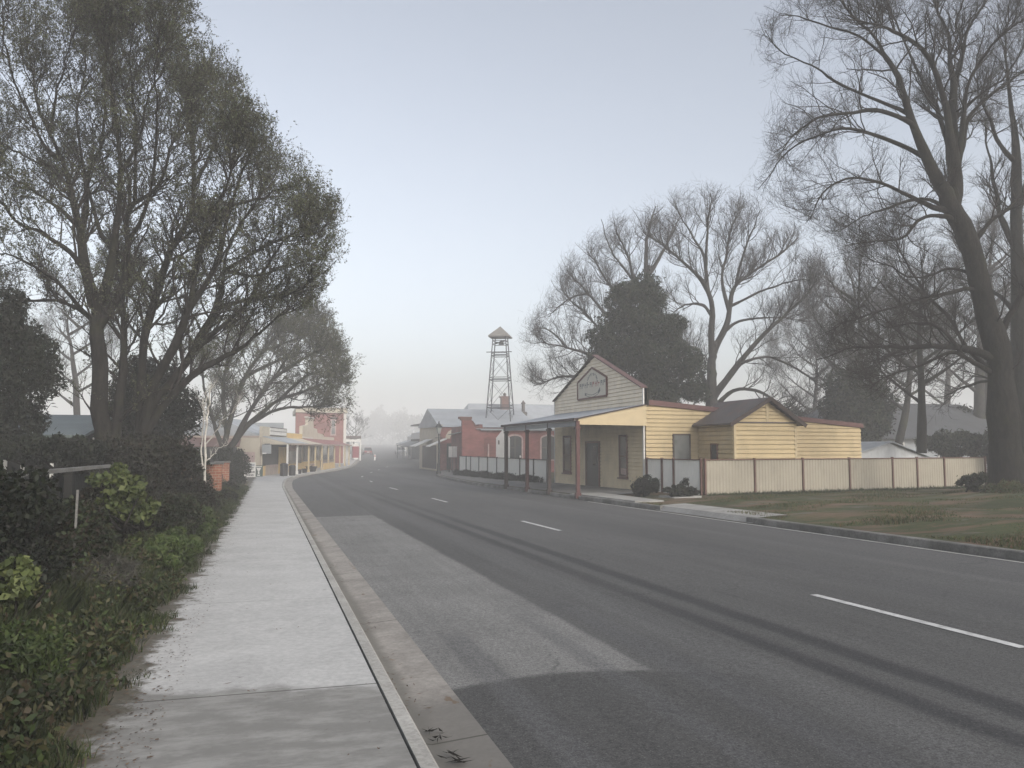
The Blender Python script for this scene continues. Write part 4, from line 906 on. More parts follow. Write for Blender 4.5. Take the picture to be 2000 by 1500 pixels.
def project(P):
    c, s_ = math.cos(YAW), math.sin(YAW); X, Y, Z = P[..., 0], P[..., 1], P[..., 2]-EYE
    f = X*s_+Y*c; rr = X*c-Y*s_; cp, sp = math.cos(PITCH), math.sin(PITCH); ff = f*cp+Z*sp
    return CX+F*rr/ff, CY-F*(Z*cp-f*sp)/ff
def within(poly, P, g, soft):                 # which points of P (n,3) stand inside a crown's outline, with a ragged edge
    x, y = project(P); x = x+g.normal(size=len(x))*soft; y = y+g.normal(size=len(x))*soft; ok = np.zeros(len(x), bool)
    for (x0, y0), (x1, y1) in zip(poly, poly[1:]+poly[:1]):
        if y0 == y1: continue
        c = ((y0 > y) != (y1 > y)) & (x < (x1-x0)*(y-y0)/(y1-y0)+x0); ok ^= c
    return ok
def spawn(P, R, cnt, t0, L, fall, ang, up, k, wob, rr, rmin, g, droop=0., rmax=1.):
    """children of the branches P (n,k,3): cnt per branch (int or array)"""
    n, kk, _ = P.shape
    cnt = np.broadcast_to(cnt, n); own = np.repeat(np.arange(n), cnt); m = len(own)
    t = t0+(1-t0)*g.random(m)**.85; x = t*(kk-1)*.999; i = x.astype(int); f = (x-i)[:, None]
    pos = P[own, i]*(1-f)+P[own, i+1]*f; tan = unit(P[own, i+1]-P[own, i]); r0 = R[own, i]
    perp = unit(np.cross(tan, g.normal(size=(m, 3)))); a = np.radians(ang[0]+ang[1]*g.normal(size=m))[:, None]
    d = unit(tan*np.cos(a)+perp*np.sin(a)+np.array((0, 0, up)))
    ln = L*(1-fall*t)*(.55+.75*g.random(m)); pts = [pos]; st = (ln/(k-1))[:, None]
    for q in range(k-1):
        d = unit(d+wob*g.normal(size=(m, 3))+np.array((0, 0, up*.35-droop*q))); pts.append(pts[-1]+d*st)
    Q = np.stack(pts, 1); rb = np.clip(r0*rr, rmin, rmax)
    return Q, rb[:, None]*np.linspace(1, .35, k)[None]
def leaf_quads(m, C, l, w, g, bias=(0, 0, .2)):
    n = len(C); a = unit(g.normal(size=(n, 3))+np.array(bias)); b = unit(np.cross(a, g.normal(size=(n, 3))))
    ll = l*(.6+.8*g.random(n))[:, None]; ww = w*(.6+.8*g.random(n))[:, None]; c = np.cross(a, b)*ww*.25
    V = np.stack([C-a*ll*.5, C+b*ww*.5+c, C+a*ll*.5, C-b*ww*.5+c], 1).reshape(-1, 3)
    m.quadgrid(V, np.arange(4*n).reshape(n, 4))
def limb3(px, D, off=0., k=26, thin=1.):
    """limb given by bearings and girths, carried back or forward by off metres along its length"""
    n = len(px); s = np.linspace(0, 1, n); pts = [at_d(p[0], p[1], D+off*t**1.3) for p, t in zip(px, s)]
    P = catmull(pts, k); w = np.interp(np.linspace(0, 1, k), s, [p[2] for p in px])
    return P, w/2/F*D*thin*(1-.3*np.linspace(0, 1, k))
def make_tree(name, label, limbs, D, seed, bark, twig, lv, leaf=None, group=None, wobble=.0, base=None, cat='tree', hollow=None):
    g = np.random.default_rng(seed); Ps, Rs = [], []
    for px, off in limbs:
        if px is None: continue
        if Ps:                                # spring from the nearest earlier limb, at its depth
            A = np.vstack(Ps); ax, ay = project(A); q = int(np.argmin((ax-px[0][0])**2+(ay-px[0][1])**2)); pp = A[q]
            dd = pp[0]*math.sin(YAW)+pp[1]*math.cos(YAW)
            if (ax[q]-px[0][0])**2+(ay[q]-px[0][1])**2 < 45**2:
                P, R = limb3(px, dd, off, thin=lv.get('thin', 1.)); P = P+(pp-P[0])*((1-np.linspace(0, 1, len(P)))**3)[:, None]
            else: P, R = limb3(px, D, off, thin=lv.get('thin', 1.))
        else: P, R = limb3(px, D, off, thin=lv.get('thin', 1.))
        Ps.append(P); Rs.append(R)
    return finish_tree(name, label, Ps, Rs, g, bark, twig, lv, leaf, group, base, wobble, cat)
def finish_tree(name, label, Ps, Rs, g, bark, twig, lv, leaf=None, group=None, base=None, wobble=0., cat='tree'):
    k = Ps[0].shape[0]
    wobble = wobble or .05
    for i, P in enumerate(Ps):
        Rs[i] = Rs[i]*(1+.07*np.convolve(g.normal(size=k+2), np.ones(3)/1.7, 'valid'))
        if wobble:
            n_ = g.normal(size=(k, 3))*wobble; n_ = (n_+np.roll(n_, 1, 0)+np.roll(n_, -1, 0))/2; n_[0] = 0
            Ps[i] = P+n_*np.linspace(0, 1, k)[:, None]
    P = np.stack(Ps); R = np.stack(Rs); ln = np.linalg.norm(np.diff(P, axis=1), axis=2).sum(1)
    b = base if base is not None else P[0, 0]
    o = thing(name, b, label, cat, group)
    m = MB(); tubes_mesh(m, P, R, 9); m.build('trunk', bark, o, smooth=True)
    c1 = np.maximum(1, (ln*lv['d1']).astype(int)); c1[0] = lv.get('trunk_n', c1[0])
    Q1, R1 = spawn(P, R, c1, lv.get('t0', .3), lv['L'][0], .45, (48, 12), lv['up'], 9, .16, lv.get('rr', .42), .009, g, lv.get('droop', 0), lv.get('rm', .04))
    Q1b, R1b = spawn(P, R, (c1*.5).astype(int)+1, .8, lv['L'][0]*.8, .2, (28, 10), lv['up'], 9, .14, .6, .008, g, lv.get('droop', 0), lv.get('rm', .04))
    Q1 = np.vstack([Q1, Q1b]); R1 = np.vstack([R1, R1b])
    Q2, R2 = spawn(Q1, R1, lv['n2'], .15, lv['L'][1], .4, (42, 12), lv['up']*.8, 6, .16, .5, .0045, g, lv.get('droop', 0), .013)
    Q3, R3 = spawn(Q2, R2, lv['n3'], .15, lv['L'][2], .3, (40, 14), lv['up']*.8, 4, .18, .6, lv.get('rt', .0035), g)
    if lv.get('out'):
        for _ in range(1):
            k1 = within(lv['out'], Q1[:, -1], g, lv.get('soft', 13)) | (within(lv['out'], Q1[:, 4], g, 2) & (g.random(len(Q1)) < .25)); k2 = within(lv['out'], Q2[:, -1], g, lv.get('soft', 13)); k3 = within(lv['out'], Q3[:, -1], g, lv.get('soft', 13))
        Q1, R1, Q2, R2, Q3, R3 = Q1[k1], R1[k1], Q2[k2], R2[k2], Q3[k3], R3[k3]
    m = MB(); tubes_mesh(m, Q1, R1, 5); tubes_mesh(m, Q2, R2, 4); tubes_mesh(m, Q3, R3, 3); m.build('crown', twig, o)
    if leaf:
        nl, l, w, mat = leaf; n3 = len(Q3); own = np.repeat(np.arange(n3), nl); x = g.random(len(own))*(Q3.shape[1]-1)*.999; i = x.astype(int); f = (x-i)[:, None]
        C = Q3[own, i]*(1-f)+Q3[own, i+1]*f+g.normal(size=(len(own), 3))*.02
        m = MB(); leaf_quads(m, C, l, w, g); m.build('foliage', mat, o)
    return o
def S(*a): return [tuple(x) for x in a]
# --- the big leafing tree by the near footpath
DL = 22.6
LT = [
 (S((212,930,44),(207,860,38),(196,800,36),(194,700,35),(192,625,34),(184,590,30)), 0),
 (S((184,600,27),(168,537,20),(160,490,18),(150,437,15),(137,367,12),(122,315,10),(101,262,8),(77,210,7),(60,150,5),(50,90,3)), 1.2),
 (S((192,610,24),(210,555,18),(222,485,16),(232,400,13),(236,330,11),(230,260,9),(222,170,7),(205,90,5),(196,30,3)), -1.5),
 (S((196,640,20),(222,600,17),(238,569,15),(246,537,14),(250,470,13),(248,430,12),(259,402,11),(297,378,9),(322,332,7),(336,280,6),(367,228,5),(390,150,3)), 1.0),
 (S((168,537,14),(155,520,12),(130,490,10),(80,455,8),(35,434,7),(0,395,6),(-45,355,4)), -1.8),
 (S((160,480,12),(168,400,10),(172,345,9),(190,300,7),(202,230,6),(206,160,5),(210,70,3)), 2.4),
 (S((188,640,13),(160,610,10),(130,597,8),(87,586,7),(17,583,5),(-40,560,3)), 1.5),
 (S((238,930,26),(240,860,23),(243,770,20),(245,695,18),(241,640,16),(238,580,17),(245,530,14)), .6),
 (S((268,930,24),(272,860,21),(277,740,19),(283,660,18),(293,620,20),(308,570,17),(322,520,15),(345,470,13),(370,430,12),(380,370,10),(380,300,8),(374,240,6),(368,170,4)), 1.8),
 (S((285,900,22),(300,800,18),(310,747,17),(350,667,18),(371,607,16),(381,537,13),(392,490,11),(410,430,9),(440,370,7),(455,320,5),(462,260,3)), -2.0),
 (S((371,607,13),(400,560,11),(430,500,10),(448,402,8),(472,343,6),(500,280,4)), -.6),
 (S((296,880,20),(320,795,18),(350,750,16),(380,700,16),(402,645,14),(420,607,12),(437,537,10),(445,480,8),(480,420,6),(520,360,4)), 2.6),
 (S((300,850,18),(330,790,16),(385,730,16),(437,695,12),(490,665,8),(545,625,5),(580,600,3)), 1.2),
 (S((385,680,14),(420,650,12),(455,618,10),(495,575,8),(520,520,7),(555,470,5),(600,430,3)), -1.0),
 (S((420,607,11),(470,590,9),(520,580,7),(570,575,5),(615,545,3)), -2.4),
 (S((437,537,9),(490,500,7),(540,470,6),(590,460,4),(635,450,3)), -3.2),
 (S((381,350,8),(410,300,6),(430,240,5),(440,180,3)), 2.0),
 (S((250,470,10),(280,420,8),(300,330,7),(305,240,5),(300,150,4),(310,60,3)), -2.6),
 (S((137,367,8),(100,330,6),(60,310,5),(20,290,4),(-30,270,3)), 1.0),
 (S((236,330,8),(270,270,6),(290,190,5),(330,110,4),(345,40,3)), 1.2),
 (S((101,262,7),(110,190,5),(130,120,4),(140,50,3)), -1.0),
 (S((448,402,7),(500,390,6),(550,370,4),(600,360,3)), 1.0),
 (S((122,315,9),(90,290,7),(60,230,6),(30,160,5),(10,80,4),(0,20,3)), -2.2), (S((150,437,9),(110,400,8),(60,370,6),(10,340,4),(-40,310,3)), 2.6),
 (S((222,485,9),(190,430,8),(150,250,6),(165,140,4),(170,20,3)), 2.2), (S((259,402,9),(262,320,7),(262,220,6),(255,120,4),(260,20,3)), -2.), (S((160,610,9),(120,560,7),(70,520,5),(10,500,4),(-40,480,3)), -2.6),
 (S((437,537,8),(500,540,6),(560,520,5),(625,505,3)), .6),
]
make_tree('leafing_tree', 'big dense tree with small new leaves and several dark stems beside the near footpath', LT, DL, 11, 'bark', 'twig',
          dict(d1=4.6, L=(1.9, .95, .45), n2=7, n3=6, up=.2, t0=.2, trunk_n=3, rt=.0032, out=[(-300,-300),(300,-300),(345,-60),(385,10),(432,70),(455,110),(480,165),(515,215),(560,262),(600,318),(640,355),(668,400),(662,470),(645,545),(612,600),(560,632),(500,668),(450,705),(400,745),(330,800),(150,800),(60,720),(-300,700)]), (5, .058, .030, 'leaf_tree'), base=at_d(245, 930, DL)-np.array((0, 0, .1)))
# --- the big bare tree at the right
DR = 30.
RT = [
 (S((1972,985,95),(1966,930,80),(1960,850,74),(1958,800,72),(1950,700,68),(1930,620,66),(1905,520,64),(1880,450,62),(1856,400,58),(1846,372,50)), 0),
 (S((1848,380,36),(1827,345,30),(1803,293,26),(1783,243,22),(1767,193,18),(1747,143,15),(1723,103,12),(1700,67,9),(1663,30,7),(1637,-5,5),(1610,-40,3)), -1.),
 (S((1862,400,40),(1870,360,36),(1863,300,32),(1860,233,26),(1863,167,20),(1857,117,15),(1850,60,11),(1827,17,8),(1813,-25,5)), 1.),
 (S((1866,190,15),(1872,140,12),(1882,100,11),(1893,50,9),(1923,0,6),(1940,-40,4)), 2.),
 (S((1864,305,20),(1857,265,19),(1848,210,17),(1833,157,15),(1800,93,12),(1750,63,9),(1710,47,7),(1655,28,4)), -2.2),
 (S((1866,352,16),(1874,310,15),(1883,277,14),(1893,227,12),(1943,177,9),(2000,140,7),(2060,110,4)), 1.4),
 (S((1864,318,14),(1870,285,13),(1880,230,12),(1887,167,10),(1917,117,8),(1960,70,6),(2010,30,3)), -1.5),
 (S((1868,345,15),(1856,300,14),(1843,253,13),(1824,200,11),(1803,160,9),(1763,77,7),(1740,20,5),(1725,-25,3)), 2.6),
 (S((1788,255,14),(1770,220,12),(1690,187,9),(1623,153,7),(1573,123,6),(1523,103,4),(1497,60,2)), .8),
 (S((1795,275,15),(1777,240,13),(1717,217,11),(1663,220,9),(1600,230,7),(1557,257,5),(1517,300,3)), -1.6),
 (S((1818,330,14),(1800,302,12),(1750,277,10),(1690,257,9),(1650,250,8),(1597,267,6),(1543,293,5),(1510,333,4),(1483,365,2)), 1.4),
 (S((1735,120,9),(1717,100,8),(1670,67,7),(1610,50,5),(1560,33,4),(1520,28,2)), 1.),
 (S((1862,418,20),(1840,408,16),(1817,403,14),(1770,380,11),(1710,350,9),(1657,348,7),(1617,367,5),(1597,403,4),(1573,437,2)), -1.2),
 (S((1856,420,14),(1835,402,13),(1797,390,10),(1727,407,7),(1677,427,5),(1627,450,2)), .8),
 (S((1880,446,16),(1858,430,14),(1833,423,12),(1797,430,9),(1763,463,7),(1713,473,5),(1650,482,3)), -2.),
 (S((1922,585,14),(1894,566,11),(1816,583,9),(1749,598,7),(1681,620,5),(1625,640,2)), -1.4),
 (S((1950,715,30),(1920,699,22),(1879,684,17),(1823,678,14),(1767,680,11),(1719,678,8),(1660,680,5),(1595,702,3)), -1.),
 (S((1940,725,15),(1910,700,14),(1883,673,12),(1853,620,10),(1808,572,8),(1760,493,5),(1740,450,3)), 1.6),
 (S((1910,550,12),(1883,534,9),(1846,527,8),(1786,545,6),(1730,520,4),(1680,500,2)), 1.),
 (S((1945,735,16),(1909,714,12),(1860,691,10),(1786,717,7),(1741,730,5),(1700,762,3)), -2.2),
 (S((1900,480,16),(1940,430,12),(1990,390,9),(2050,340,6)), 1.),
 (S((1950,660,18),(1990,580,13),(2030,520,9),(2080,470,6)), -1.),
 (S((1886,690,10),(1840,640,8),(1790,630,7),(1730,640,5),(1690,600,3)), 2.2),
 (S((1863,167,9),(1880,110,7),(1870,50,6),(1885,-10,4)), -1.),
 (S((1860,233,10),(1905,190,8),(1960,150,6),(2020,60,4)), .5),
]
make_tree('bare_tree', 'huge bare tree with a thick leaning trunk standing on the grass at the fence end', RT, DR, 5, 'bark', 'twig',
          dict(d1=3.0, L=(2.2, 1.1, .6), n2=8, n3=9, up=.14, t0=.3, trunk_n=8, rt=.0032, thin=.82, out=[(1640,-300),(1560,-40),(1520,10),(1478,70),(1490,150),(1530,190),(1500,260),(1476,365),(1540,420),(1575,445),(1625,450),(1630,500),(1690,520),(1600,640),(1590,700),(1640,740),(1700,790),(1900,800),(2400,800),(2400,-300)]), base=at_d(1968, 985, DR))
# --- second trunk behind it
DR2 = 36.
make_tree('bare_tree', 'slimmer bare tree rising directly behind the huge leaning one', [
 (S((2012,960,46),(2003,850,40),(1995,700,36),(1990,560,32),(1986,440,26),(1984,330,20),(1976,230,13),(1965,140,8),(1958,60,4)), 0),
 (S((1988,500,16),(1960,440,12),(1945,380,9),(1930,300,6),(1925,230,3)), 1.5), (S((1986,420,14),(2010,340,10),(2030,260,7),(2040,170,4)), -1.),
 (S((1994,640,14),(1960,590,10),(1920,560,7),(1870,540,4)), 2.), (S((1996,700,16),(2040,640,12),(2090,600,8)), 1.),
 (S((1984,330,12),(1950,280,9),(1920,200,6),(1900,150,3)), -2.), (S((1998,760,14),(1960,740,10),(1905,750,7),(1850,770,4)), 2.)], DR2, 6, 'bark', 'twig',
          dict(d1=2.0, L=(2.2, 1.1, .6), n2=8, n3=6, up=.2, t0=.3, trunk_n=8, rt=.0042))
# --- spreading bare tree behind the outbuilding
DB = 56.
make_tree('bare_tree', 'spreading bare tree with low arching limbs behind the yellow outbuilding', [
 (S((1398,880,52),(1395,830,46),(1390,780,38),(1389,730,34),(1392,690,32),(1394,668,29)), 0),
 (S((1393,690,24),(1390,655,21),(1391,601,18),(1380,563,15),(1352,529,12),(1321,500,9),(1286,475,6),(1255,455,3)), -1.),
 (S((1382,570,12),(1377,519,11),(1371,491,9),(1352,460,7),(1333,425,5),(1318,392,3)), 2.),
 (S((1378,525,11),(1380,475,9),(1384,428,7),(1390,378,3)), -2.5),
 (S((1394,690,24),(1402,672,21),(1421,632,18),(1427,594,15),(1434,563,13),(1459,538,11),(1496,513,9),(1530,490,7),(1560,464,3)), 1.),
 (S((1425,610,12),(1412,557,10),(1412,529,9),(1421,491,8),(1427,444,6),(1452,395,3)), 2.5),
 (S((1400,780,26),(1410,760,22),(1440,717,18),(1490,657,14),(1537,613,10),(1572,576,7),(1605,535,3)), -2.),
 (S((1425,740,14),(1440,722,12),(1459,707,10),(1503,698,8),(1547,714,6),(1584,739,5),(1612,765,3)), -1.),
 (S((1402,800,18),(1424,773,14),(1443,761,12),(1481,764,10),(1509,779,9),(1535,800,7),(1560,820,4)), -3.),
 (S((1424,650,12),(1440,632,10),(1468,623,8),(1522,619,6),(1580,628,3)), 2.),
 (S((1392,625,12),(1375,600,10),(1352,594,8),(1330,600,6),(1305,625,3)), 1.),
 (S((1434,563,10),(1450,500,8),(1470,450,6),(1485,410,3)), -1.5), (S((1440,600,9),(1490,570,7),(1545,550,5),(1590,545,3)), -2.),
 (S((1384,790,20),(1372,740,15),(1355,700,11),(1335,670,7)), 1.5)], DB, 8, 'bark_g', 'twig_g',
          dict(d1=3.0, L=(2.9, 1.45, .8), n2=8, n3=8, up=.28, t0=.3, trunk_n=2, rt=.0055, thin=.66, out=[(1235,475),(1270,430),(1305,400),(1345,372),(1400,364),(1450,385),(1500,415),(1560,452),(1600,520),(1622,600),(1625,770),(1560,835),(1420,870),(1340,840),(1290,660),(1255,560)]))
DC = 64.
make_tree('bare_tree', 'misty bare tree whose crown spreads behind the dark conifer', [
 (S((1262,860,44),(1262,760,36),(1262,640,30),(1263,560,26),(1266,520,20)), 0), (S((1264,550,18),(1262,500,15),(1266,450,11),(1280,405,4)), 1.),
 (S((1260,580,16),(1240,550,13),(1225,500,10),(1205,450,4)), -2.), (S((1258,640,16),(1215,600,13),(1180,540,9),(1148,490,4)), 1.5),
 (S((1256,660,16),(1200,630,13),(1150,575,9),(1108,530,4)), -1.), (S((1255,690,15),(1190,660,12),(1140,610,9),(1095,565,4)), 2.),
 (S((1254,720,14),(1180,700,12),(1110,680,8),(1052,668,3)), -2.), (S((1254,740,13),(1170,735,10),(1100,735,8),(1040,755,3)), 1.),
 (S((1266,540,15),(1290,500,12),(1310,460,8),(1330,420,3)), 2.), (S((1240,550,10),(1215,520,8),(1190,480,6),(1175,430,3)), 3.),
 (S((1150,575,8),(1120,580,6),(1090,600,5),(1070,620,3)), 1.), (S((1110,680,7),(1080,650,6),(1055,640,4),(1035,650,2)), -1.)], DC, 9, 'bark_g', 'twig_g',
          dict(d1=3.0, L=(3.0, 1.5, .85), n2=8, n3=8, up=.25, t0=.25, trunk_n=3, rt=.006, thin=.62, out=[(1030,645),(1060,600),(1095,535),(1140,480),(1195,440),(1260,400),(1340,425),(1360,520),(1340,800),(1200,830),(1060,800),(1020,745)]))
# --- tree over the left shops
make_tree('leaning_tree', 'low spreading tree with a pale leaning trunk hanging over the left shops', [
 (S((424,945,16),(440,890,14),(458,862,13),(490,825,11),(540,785,9),(590,765,7),(640,748,4)), 0),
 (S((430,920,14),(440,860,12),(455,800,11),(480,735,9),(515,685,7),(555,645,4)), 2.), (S((458,862,11),(490,800,9),(530,745,8),(580,705,6),(632,685,3)), -2.),
 (S((490,825,8),(540,800,7),(590,795,5),(650,790,3)), 2.), (S((440,850,10),(435,780,8),(440,720,7),(460,670,4)), -2.5), (S((480,735,8),(530,710,7),(590,690,5),(645,700,3)), 3.5),
 (S((435,880,9),(415,820,8),(400,760,6),(395,700,4)), 2.), (S((540,785,7),(590,740,6),(625,725,4),(660,735,3)), -3.),
 (S((515,690,6),(560,670,5),(600,655,4),(620,640,2)), 0.), (S((530,745,6),(560,700,5),(590,660,4),(605,635,2)), 2.)], 50., 14, 'bark_g', 'twig',
          dict(d1=3.4, L=(2.3, 1.1, .55), n2=8, n3=6, up=.18, t0=.2, trunk_n=4, rt=.006), (4, .10, .05, 'leaf_tree'))
# --- slender pale sapling
g0 = np.random.default_rng(2)
DS = 22.
make_tree('sapling', 'slender pale sapling with two thin stems in front of the low brick fence', [
 (S((400,990,5.5),(400,900,5),(402,850,4.5),(408,790,3.5),(411,745,2)), 0), (S((399,930,4),(393,880,3.5),(396,810,3),(404,760,1.6)), .3), (S((402,870,3),(420,845,2.4),(440,815,2),(470,785,1.2)), -.3), (S((401,905,2.6),(415,890,2),(435,870,1.2)), .2)],
          DS, 3, 'birch', 'birch', dict(d1=2.2, L=(.45, .2, .1), n2=3, n3=2, up=.3, t0=.35, trunk_n=4, rt=.002), base=at_d(400, 990, DS))
def auto_tree(label, px, base_y, D, top_y, spread_px, seed, group=None, lv=None, stems=1, name='bare_tree', leaf=None, bark='bark_g', twig='twig_g', lean=0):
    g = np.random.default_rng(seed); L = []
    for s in range(stems):
        x0 = px+(s-(stems-1)/2)*spread_px*.12; H = base_y-top_y; w = H*.055
        L.append((S((x0, base_y, w*1.3), (x0+lean*.3, base_y-H*.25, w), (x0+lean*.6+g.normal()*4, base_y-H*.55, w*.7), (x0+lean+g.normal()*6, base_y-H*.8, w*.4), (x0+lean+g.normal()*8, top_y, w*.1)), 0))
        for i in range(9):
            t = .25+.6*i/9; sd = 1 if (i+s) % 2 else -1; x1 = x0+lean*t; y1 = base_y-H*t; ln = spread_px*.5*(1.15-t*.7)*(.8+.4*g.random())
            L.append((S((x1, y1, w*.5), (x1+sd*ln*.4, y1-ln*.28, w*.36), (x1+sd*ln*.75, y1-ln*.62, w*.22), (x1+sd*ln, y1-ln*1.0, w*.08)), g.normal()*spread_px/F*D*.3))
    k = D/56.
    lv = lv or dict(thin=.75, d1=2.2/k**.5, L=(2.2*k, 1.1*k, .6*k), n2=7, n3=6, up=.25, t0=.25, trunk_n=6, rt=.006*k)
    return make_tree(name, label, L, D, seed, bark, twig, lv, leaf, group)
GB = 'bare trees behind the long fence'
auto_tree('twin stemmed bare tree rising above the dark evergreen bush right of the outbuilding', 1672, 880, 58, 500, 190, 21, GB, stems=2)
auto_tree('thin bare tree behind the long fence between the evergreen bush and the bungalow', 1752, 880, 50, 560, 150, 22, GB, lean=60)
auto_tree('bare tree with many low limbs just behind the right end of the long fence', 1800, 885, 40, 480, 300, 28, GB, bark='bark', twig='twig', lv=dict(thin=.7, d1=1.7, L=(2.2, 1.1, .6), n2=6, n3=5, up=.15, t0=.2, trunk_n=6, rt=.0042))
auto_tree('dark twiggy bare tree left of the bungalow behind the shed', 1716, 880, 66, 590, 220, 29, GB)
auto_tree('pale bare tree far back above the bungalow roof', 1850, 870, 85, 560, 220, 23, GB)
auto_tree('faint bare tree far back between the spreading tree and the evergreen bush', 1590, 860, 90, 640, 170, 24, GB)
auto_tree('bare tree at the back close to the huge trunk', 1925, 880, 62, 420, 200, 25, GB, stems=2)
auto_tree('misty bare tree behind the left house', 150, 870, 62, 560, 170, 26)
auto_tree('small misty tree beyond the red brick building', 690, 880, 170, 822, 40, 27, lv=dict(d1=1.2, L=(2.6, 1.4, .8), n2=5, n3=4, up=.25, t0=.2, trunk_n=5, rt=.02))
for i, (px, D, ty, sp) in enumerate(((742, 480, 826, 40), (768, 520, 816, 60), (800, 450, 830, 46), (722, 540, 838, 40))):
    auto_tree(('tree in the middle of the misty street end', 'tallest faint tree at the end of the street', 'faint tree behind the right hand shops', 'palest tree at the left of the street end')[i], px, 882, D, ty, sp, 30+i, 'trees fading at the street end',
              dict(d1=.5, L=(6, 3.6, 2.2), n2=5, n3=4, up=.25, t0=.2, trunk_n=6, rt=.05), name='misty_tree', leaf=(3, 1.2, .7, 'far_leaf'))

# ------------------------------------------------------------------ evergreens, shrubs and hedges
def foliage_pts(lobes, n, g, shell=.55):
    C = np.array([l[0] for l in lobes], float); R = np.array([l[1] for l in lobes], float)
    if R.ndim == 1: R = np.stack([R]*3, 1)
    w = (R[:, 0]*R[:, 2]); i = g.choice(len(C), n, p=w/w.sum()); d = unit(g.normal(size=(n, 3)))
    far = np.where(g.random((n, 1)) < .16, .22*np.abs(g.normal(size=(n, 1))), 0)
    return C[i]+d*R[i]*(shell+(1-shell)*g.random((n, 1))**.6+far)
def bush(name, label, cat, lobes, n, l, w, mat, seed, base=None, group=None, stems=0, stem_mat='bark', bias=(0, 0, .3), zmin=None, shell=.55):
    g = np.random.default_rng(seed); C = foliage_pts(lobes, n, g, shell)
    if zmin is not None: C = C[C[:, 2] > zmin]
    b = np.array(base if base is not None else (np.mean([q[0][0] for q in lobes]), np.mean([q[0][1] for q in lobes]), min(q[0][2] for q in lobes)))
    o = thing(name, b, label, cat, group)
    m = MB(); leaf_quads(m, C, l, w, g, bias); m.build('foliage', mat, o)
    if stems:
        P = []; R = []
        for q in range(stems):
            e = np.array(lobes[q % len(lobes)][0])+g.normal(size=3)*.1; s = b+np.array((g.normal()*.12, g.normal()*.12, -.1))
            P.append(catmull([s, (s+e)/2+g.normal(size=3)*.08, e], 7)); R.append(np.linspace(.03, .008, 7)*(1 if stem_mat != 'big' else 4))
        m = MB(); tubes_mesh(m, np.stack(P), np.stack(R), 5); m.build('stem', 'bark' if stem_mat == 'big' else stem_mat, o)
    return o
def cone_lobes(c, H, R, n, g, top=.25, jit=.25, base=.0):
    out = []
    for i in range(n):
        t = g.random()**.8; r = R*((1-t)**.75*(1-top)+top*(1-t)**.3)*(.85+.3*g.random()); a = g.random()*2*PI; q = r*.82
        s = (.16+.12*g.random())*R*(1.15-.5*t)
        out.append(((c[0]+q*math.cos(a), c[1]+q*math.sin(a), c[2]+base+t*H*.95), (s*1.2, s*1.2, s*.8)))
    for i in range(8):
        t = (i+.5)/8; r = R*(1-t)*.75; out.append(((c[0], c[1], c[2]+base+t*H*.9), (r+.2, r+.2, H*.09)))
    return out
g1 = np.random.default_rng(31)
# the dark conifer behind the shop: a blunt uneven cone traced by its half widths
cD = 50.; cb = at_d(1252, 900, cD); px2m = cD/F
prof = [(548, 20), (575, 42), (600, 52), (625, 70), (650, 88), (680, 100), (710, 104), (740, 104), (775, 100), (810, 92), (850, 80)]
lob = []
for i in range(190):
    y = 552+300*g1.random()**.9; hw_ = np.interp(y, [p[0] for p in prof], [p[1] for p in prof])*px2m; a = g1.random()*2*PI; rr = hw_*(.66+.34*g1.random()); s = .3+.5*g1.random()
    cx_ = at_d(1252+(8 if y > 700 else 0)+(-6 if y < 600 else 0), y, cD); lob.append(((cx_[0]+rr*math.cos(a), cx_[1]+rr*math.sin(a), cx_[2]), (s*1.15, s*1.15, s*.8)))
for y in range(570, 850, 25):
    hw_ = np.interp(y, [p[0] for p in prof], [p[1] for p in prof])*px2m*.8; cx_ = at_d(1252, y, cD); lob.append((tuple(cx_), (hw_, hw_, .7)))
bush('conifer', 'broad dark evergreen conifer standing behind the weatherboard shop', 'tree', lob, 62000, .30, .07, 'leaf_con', 41, base=(cb[0], cb[1], gz(cb[1])), stems=3, stem_mat='big', bias=(0, 0, .5), shell=.7)
def ball_bush(label, px, py, D, wpx, hpx, n, l, w, mat, seed, name='shrub', cat='shrub', group=None, lobes=40, base_z=None, squat=1.):
    g = np.random.default_rng(seed); c = at_d(px, py, D); a = wpx/2/F*D; b = hpx/2/F*D; L = []
    for i in range(lobes):
        sm = min(a, b) < .9; d = unit(g.normal(size=3))*(1 if sm else .72+.42*g.random()); s = (.22+.2*g.random() if sm else .16+.26*g.random())*min(a, b)
        L.append(((c[0]+d[0]*(a-s*.7), c[1]+d[1]*(a-s*.7)*squat, c[2]+d[2]*(b-s*.7)), (s*1.2, s*1.2, s)))
    L.append((tuple(c), (a*.68, a*.68*squat, b*.68)))
    return bush(name, label, cat, L, n, l, w, mat, seed, base=(c[0], c[1], c[2]-b), group=group, stems=4)
ball_bush('dark evergreen bush at the foot of the twin stemmed bare tree', 1675, 800, 52, 135, 165, 22000, .24, .1, 'leaf_con', 42)
ball_bush('dark evergreen mass behind the bungalow roof', 1830, 850, 66, 210, 110, 16000, .3, .14, 'leaf_con', 43)
ball_bush('dark thicket right of the huge trunk', 2010, 880, 44, 150, 150, 14000, .22, .1, 'leaf_con', 44)
ball_bush('dark scrubby bush standing before the wall of the bungalow', 1872, 868, 47, 130, 64, 9000, .22, .06, 'leaf_con', 59)
ball_bush('dim bush in the mist left of the bungalow', 1560, 830, 78, 130, 80, 9000, .3, .14, 'far_leaf', 45)
ball_bush('rounded dark clipped shrub against the corner of the shop front', 1258, 948, 31.4, 60, 40, 9000, .06, .03, 'leaf_dark', 46, lobes=26)
o_ = ball_bush('loose low shrub in front of the short steel fence', 1330, 960, 29.6, 70, 26, 5000, .08, .035, 'leaf_mix', 47, lobes=18)
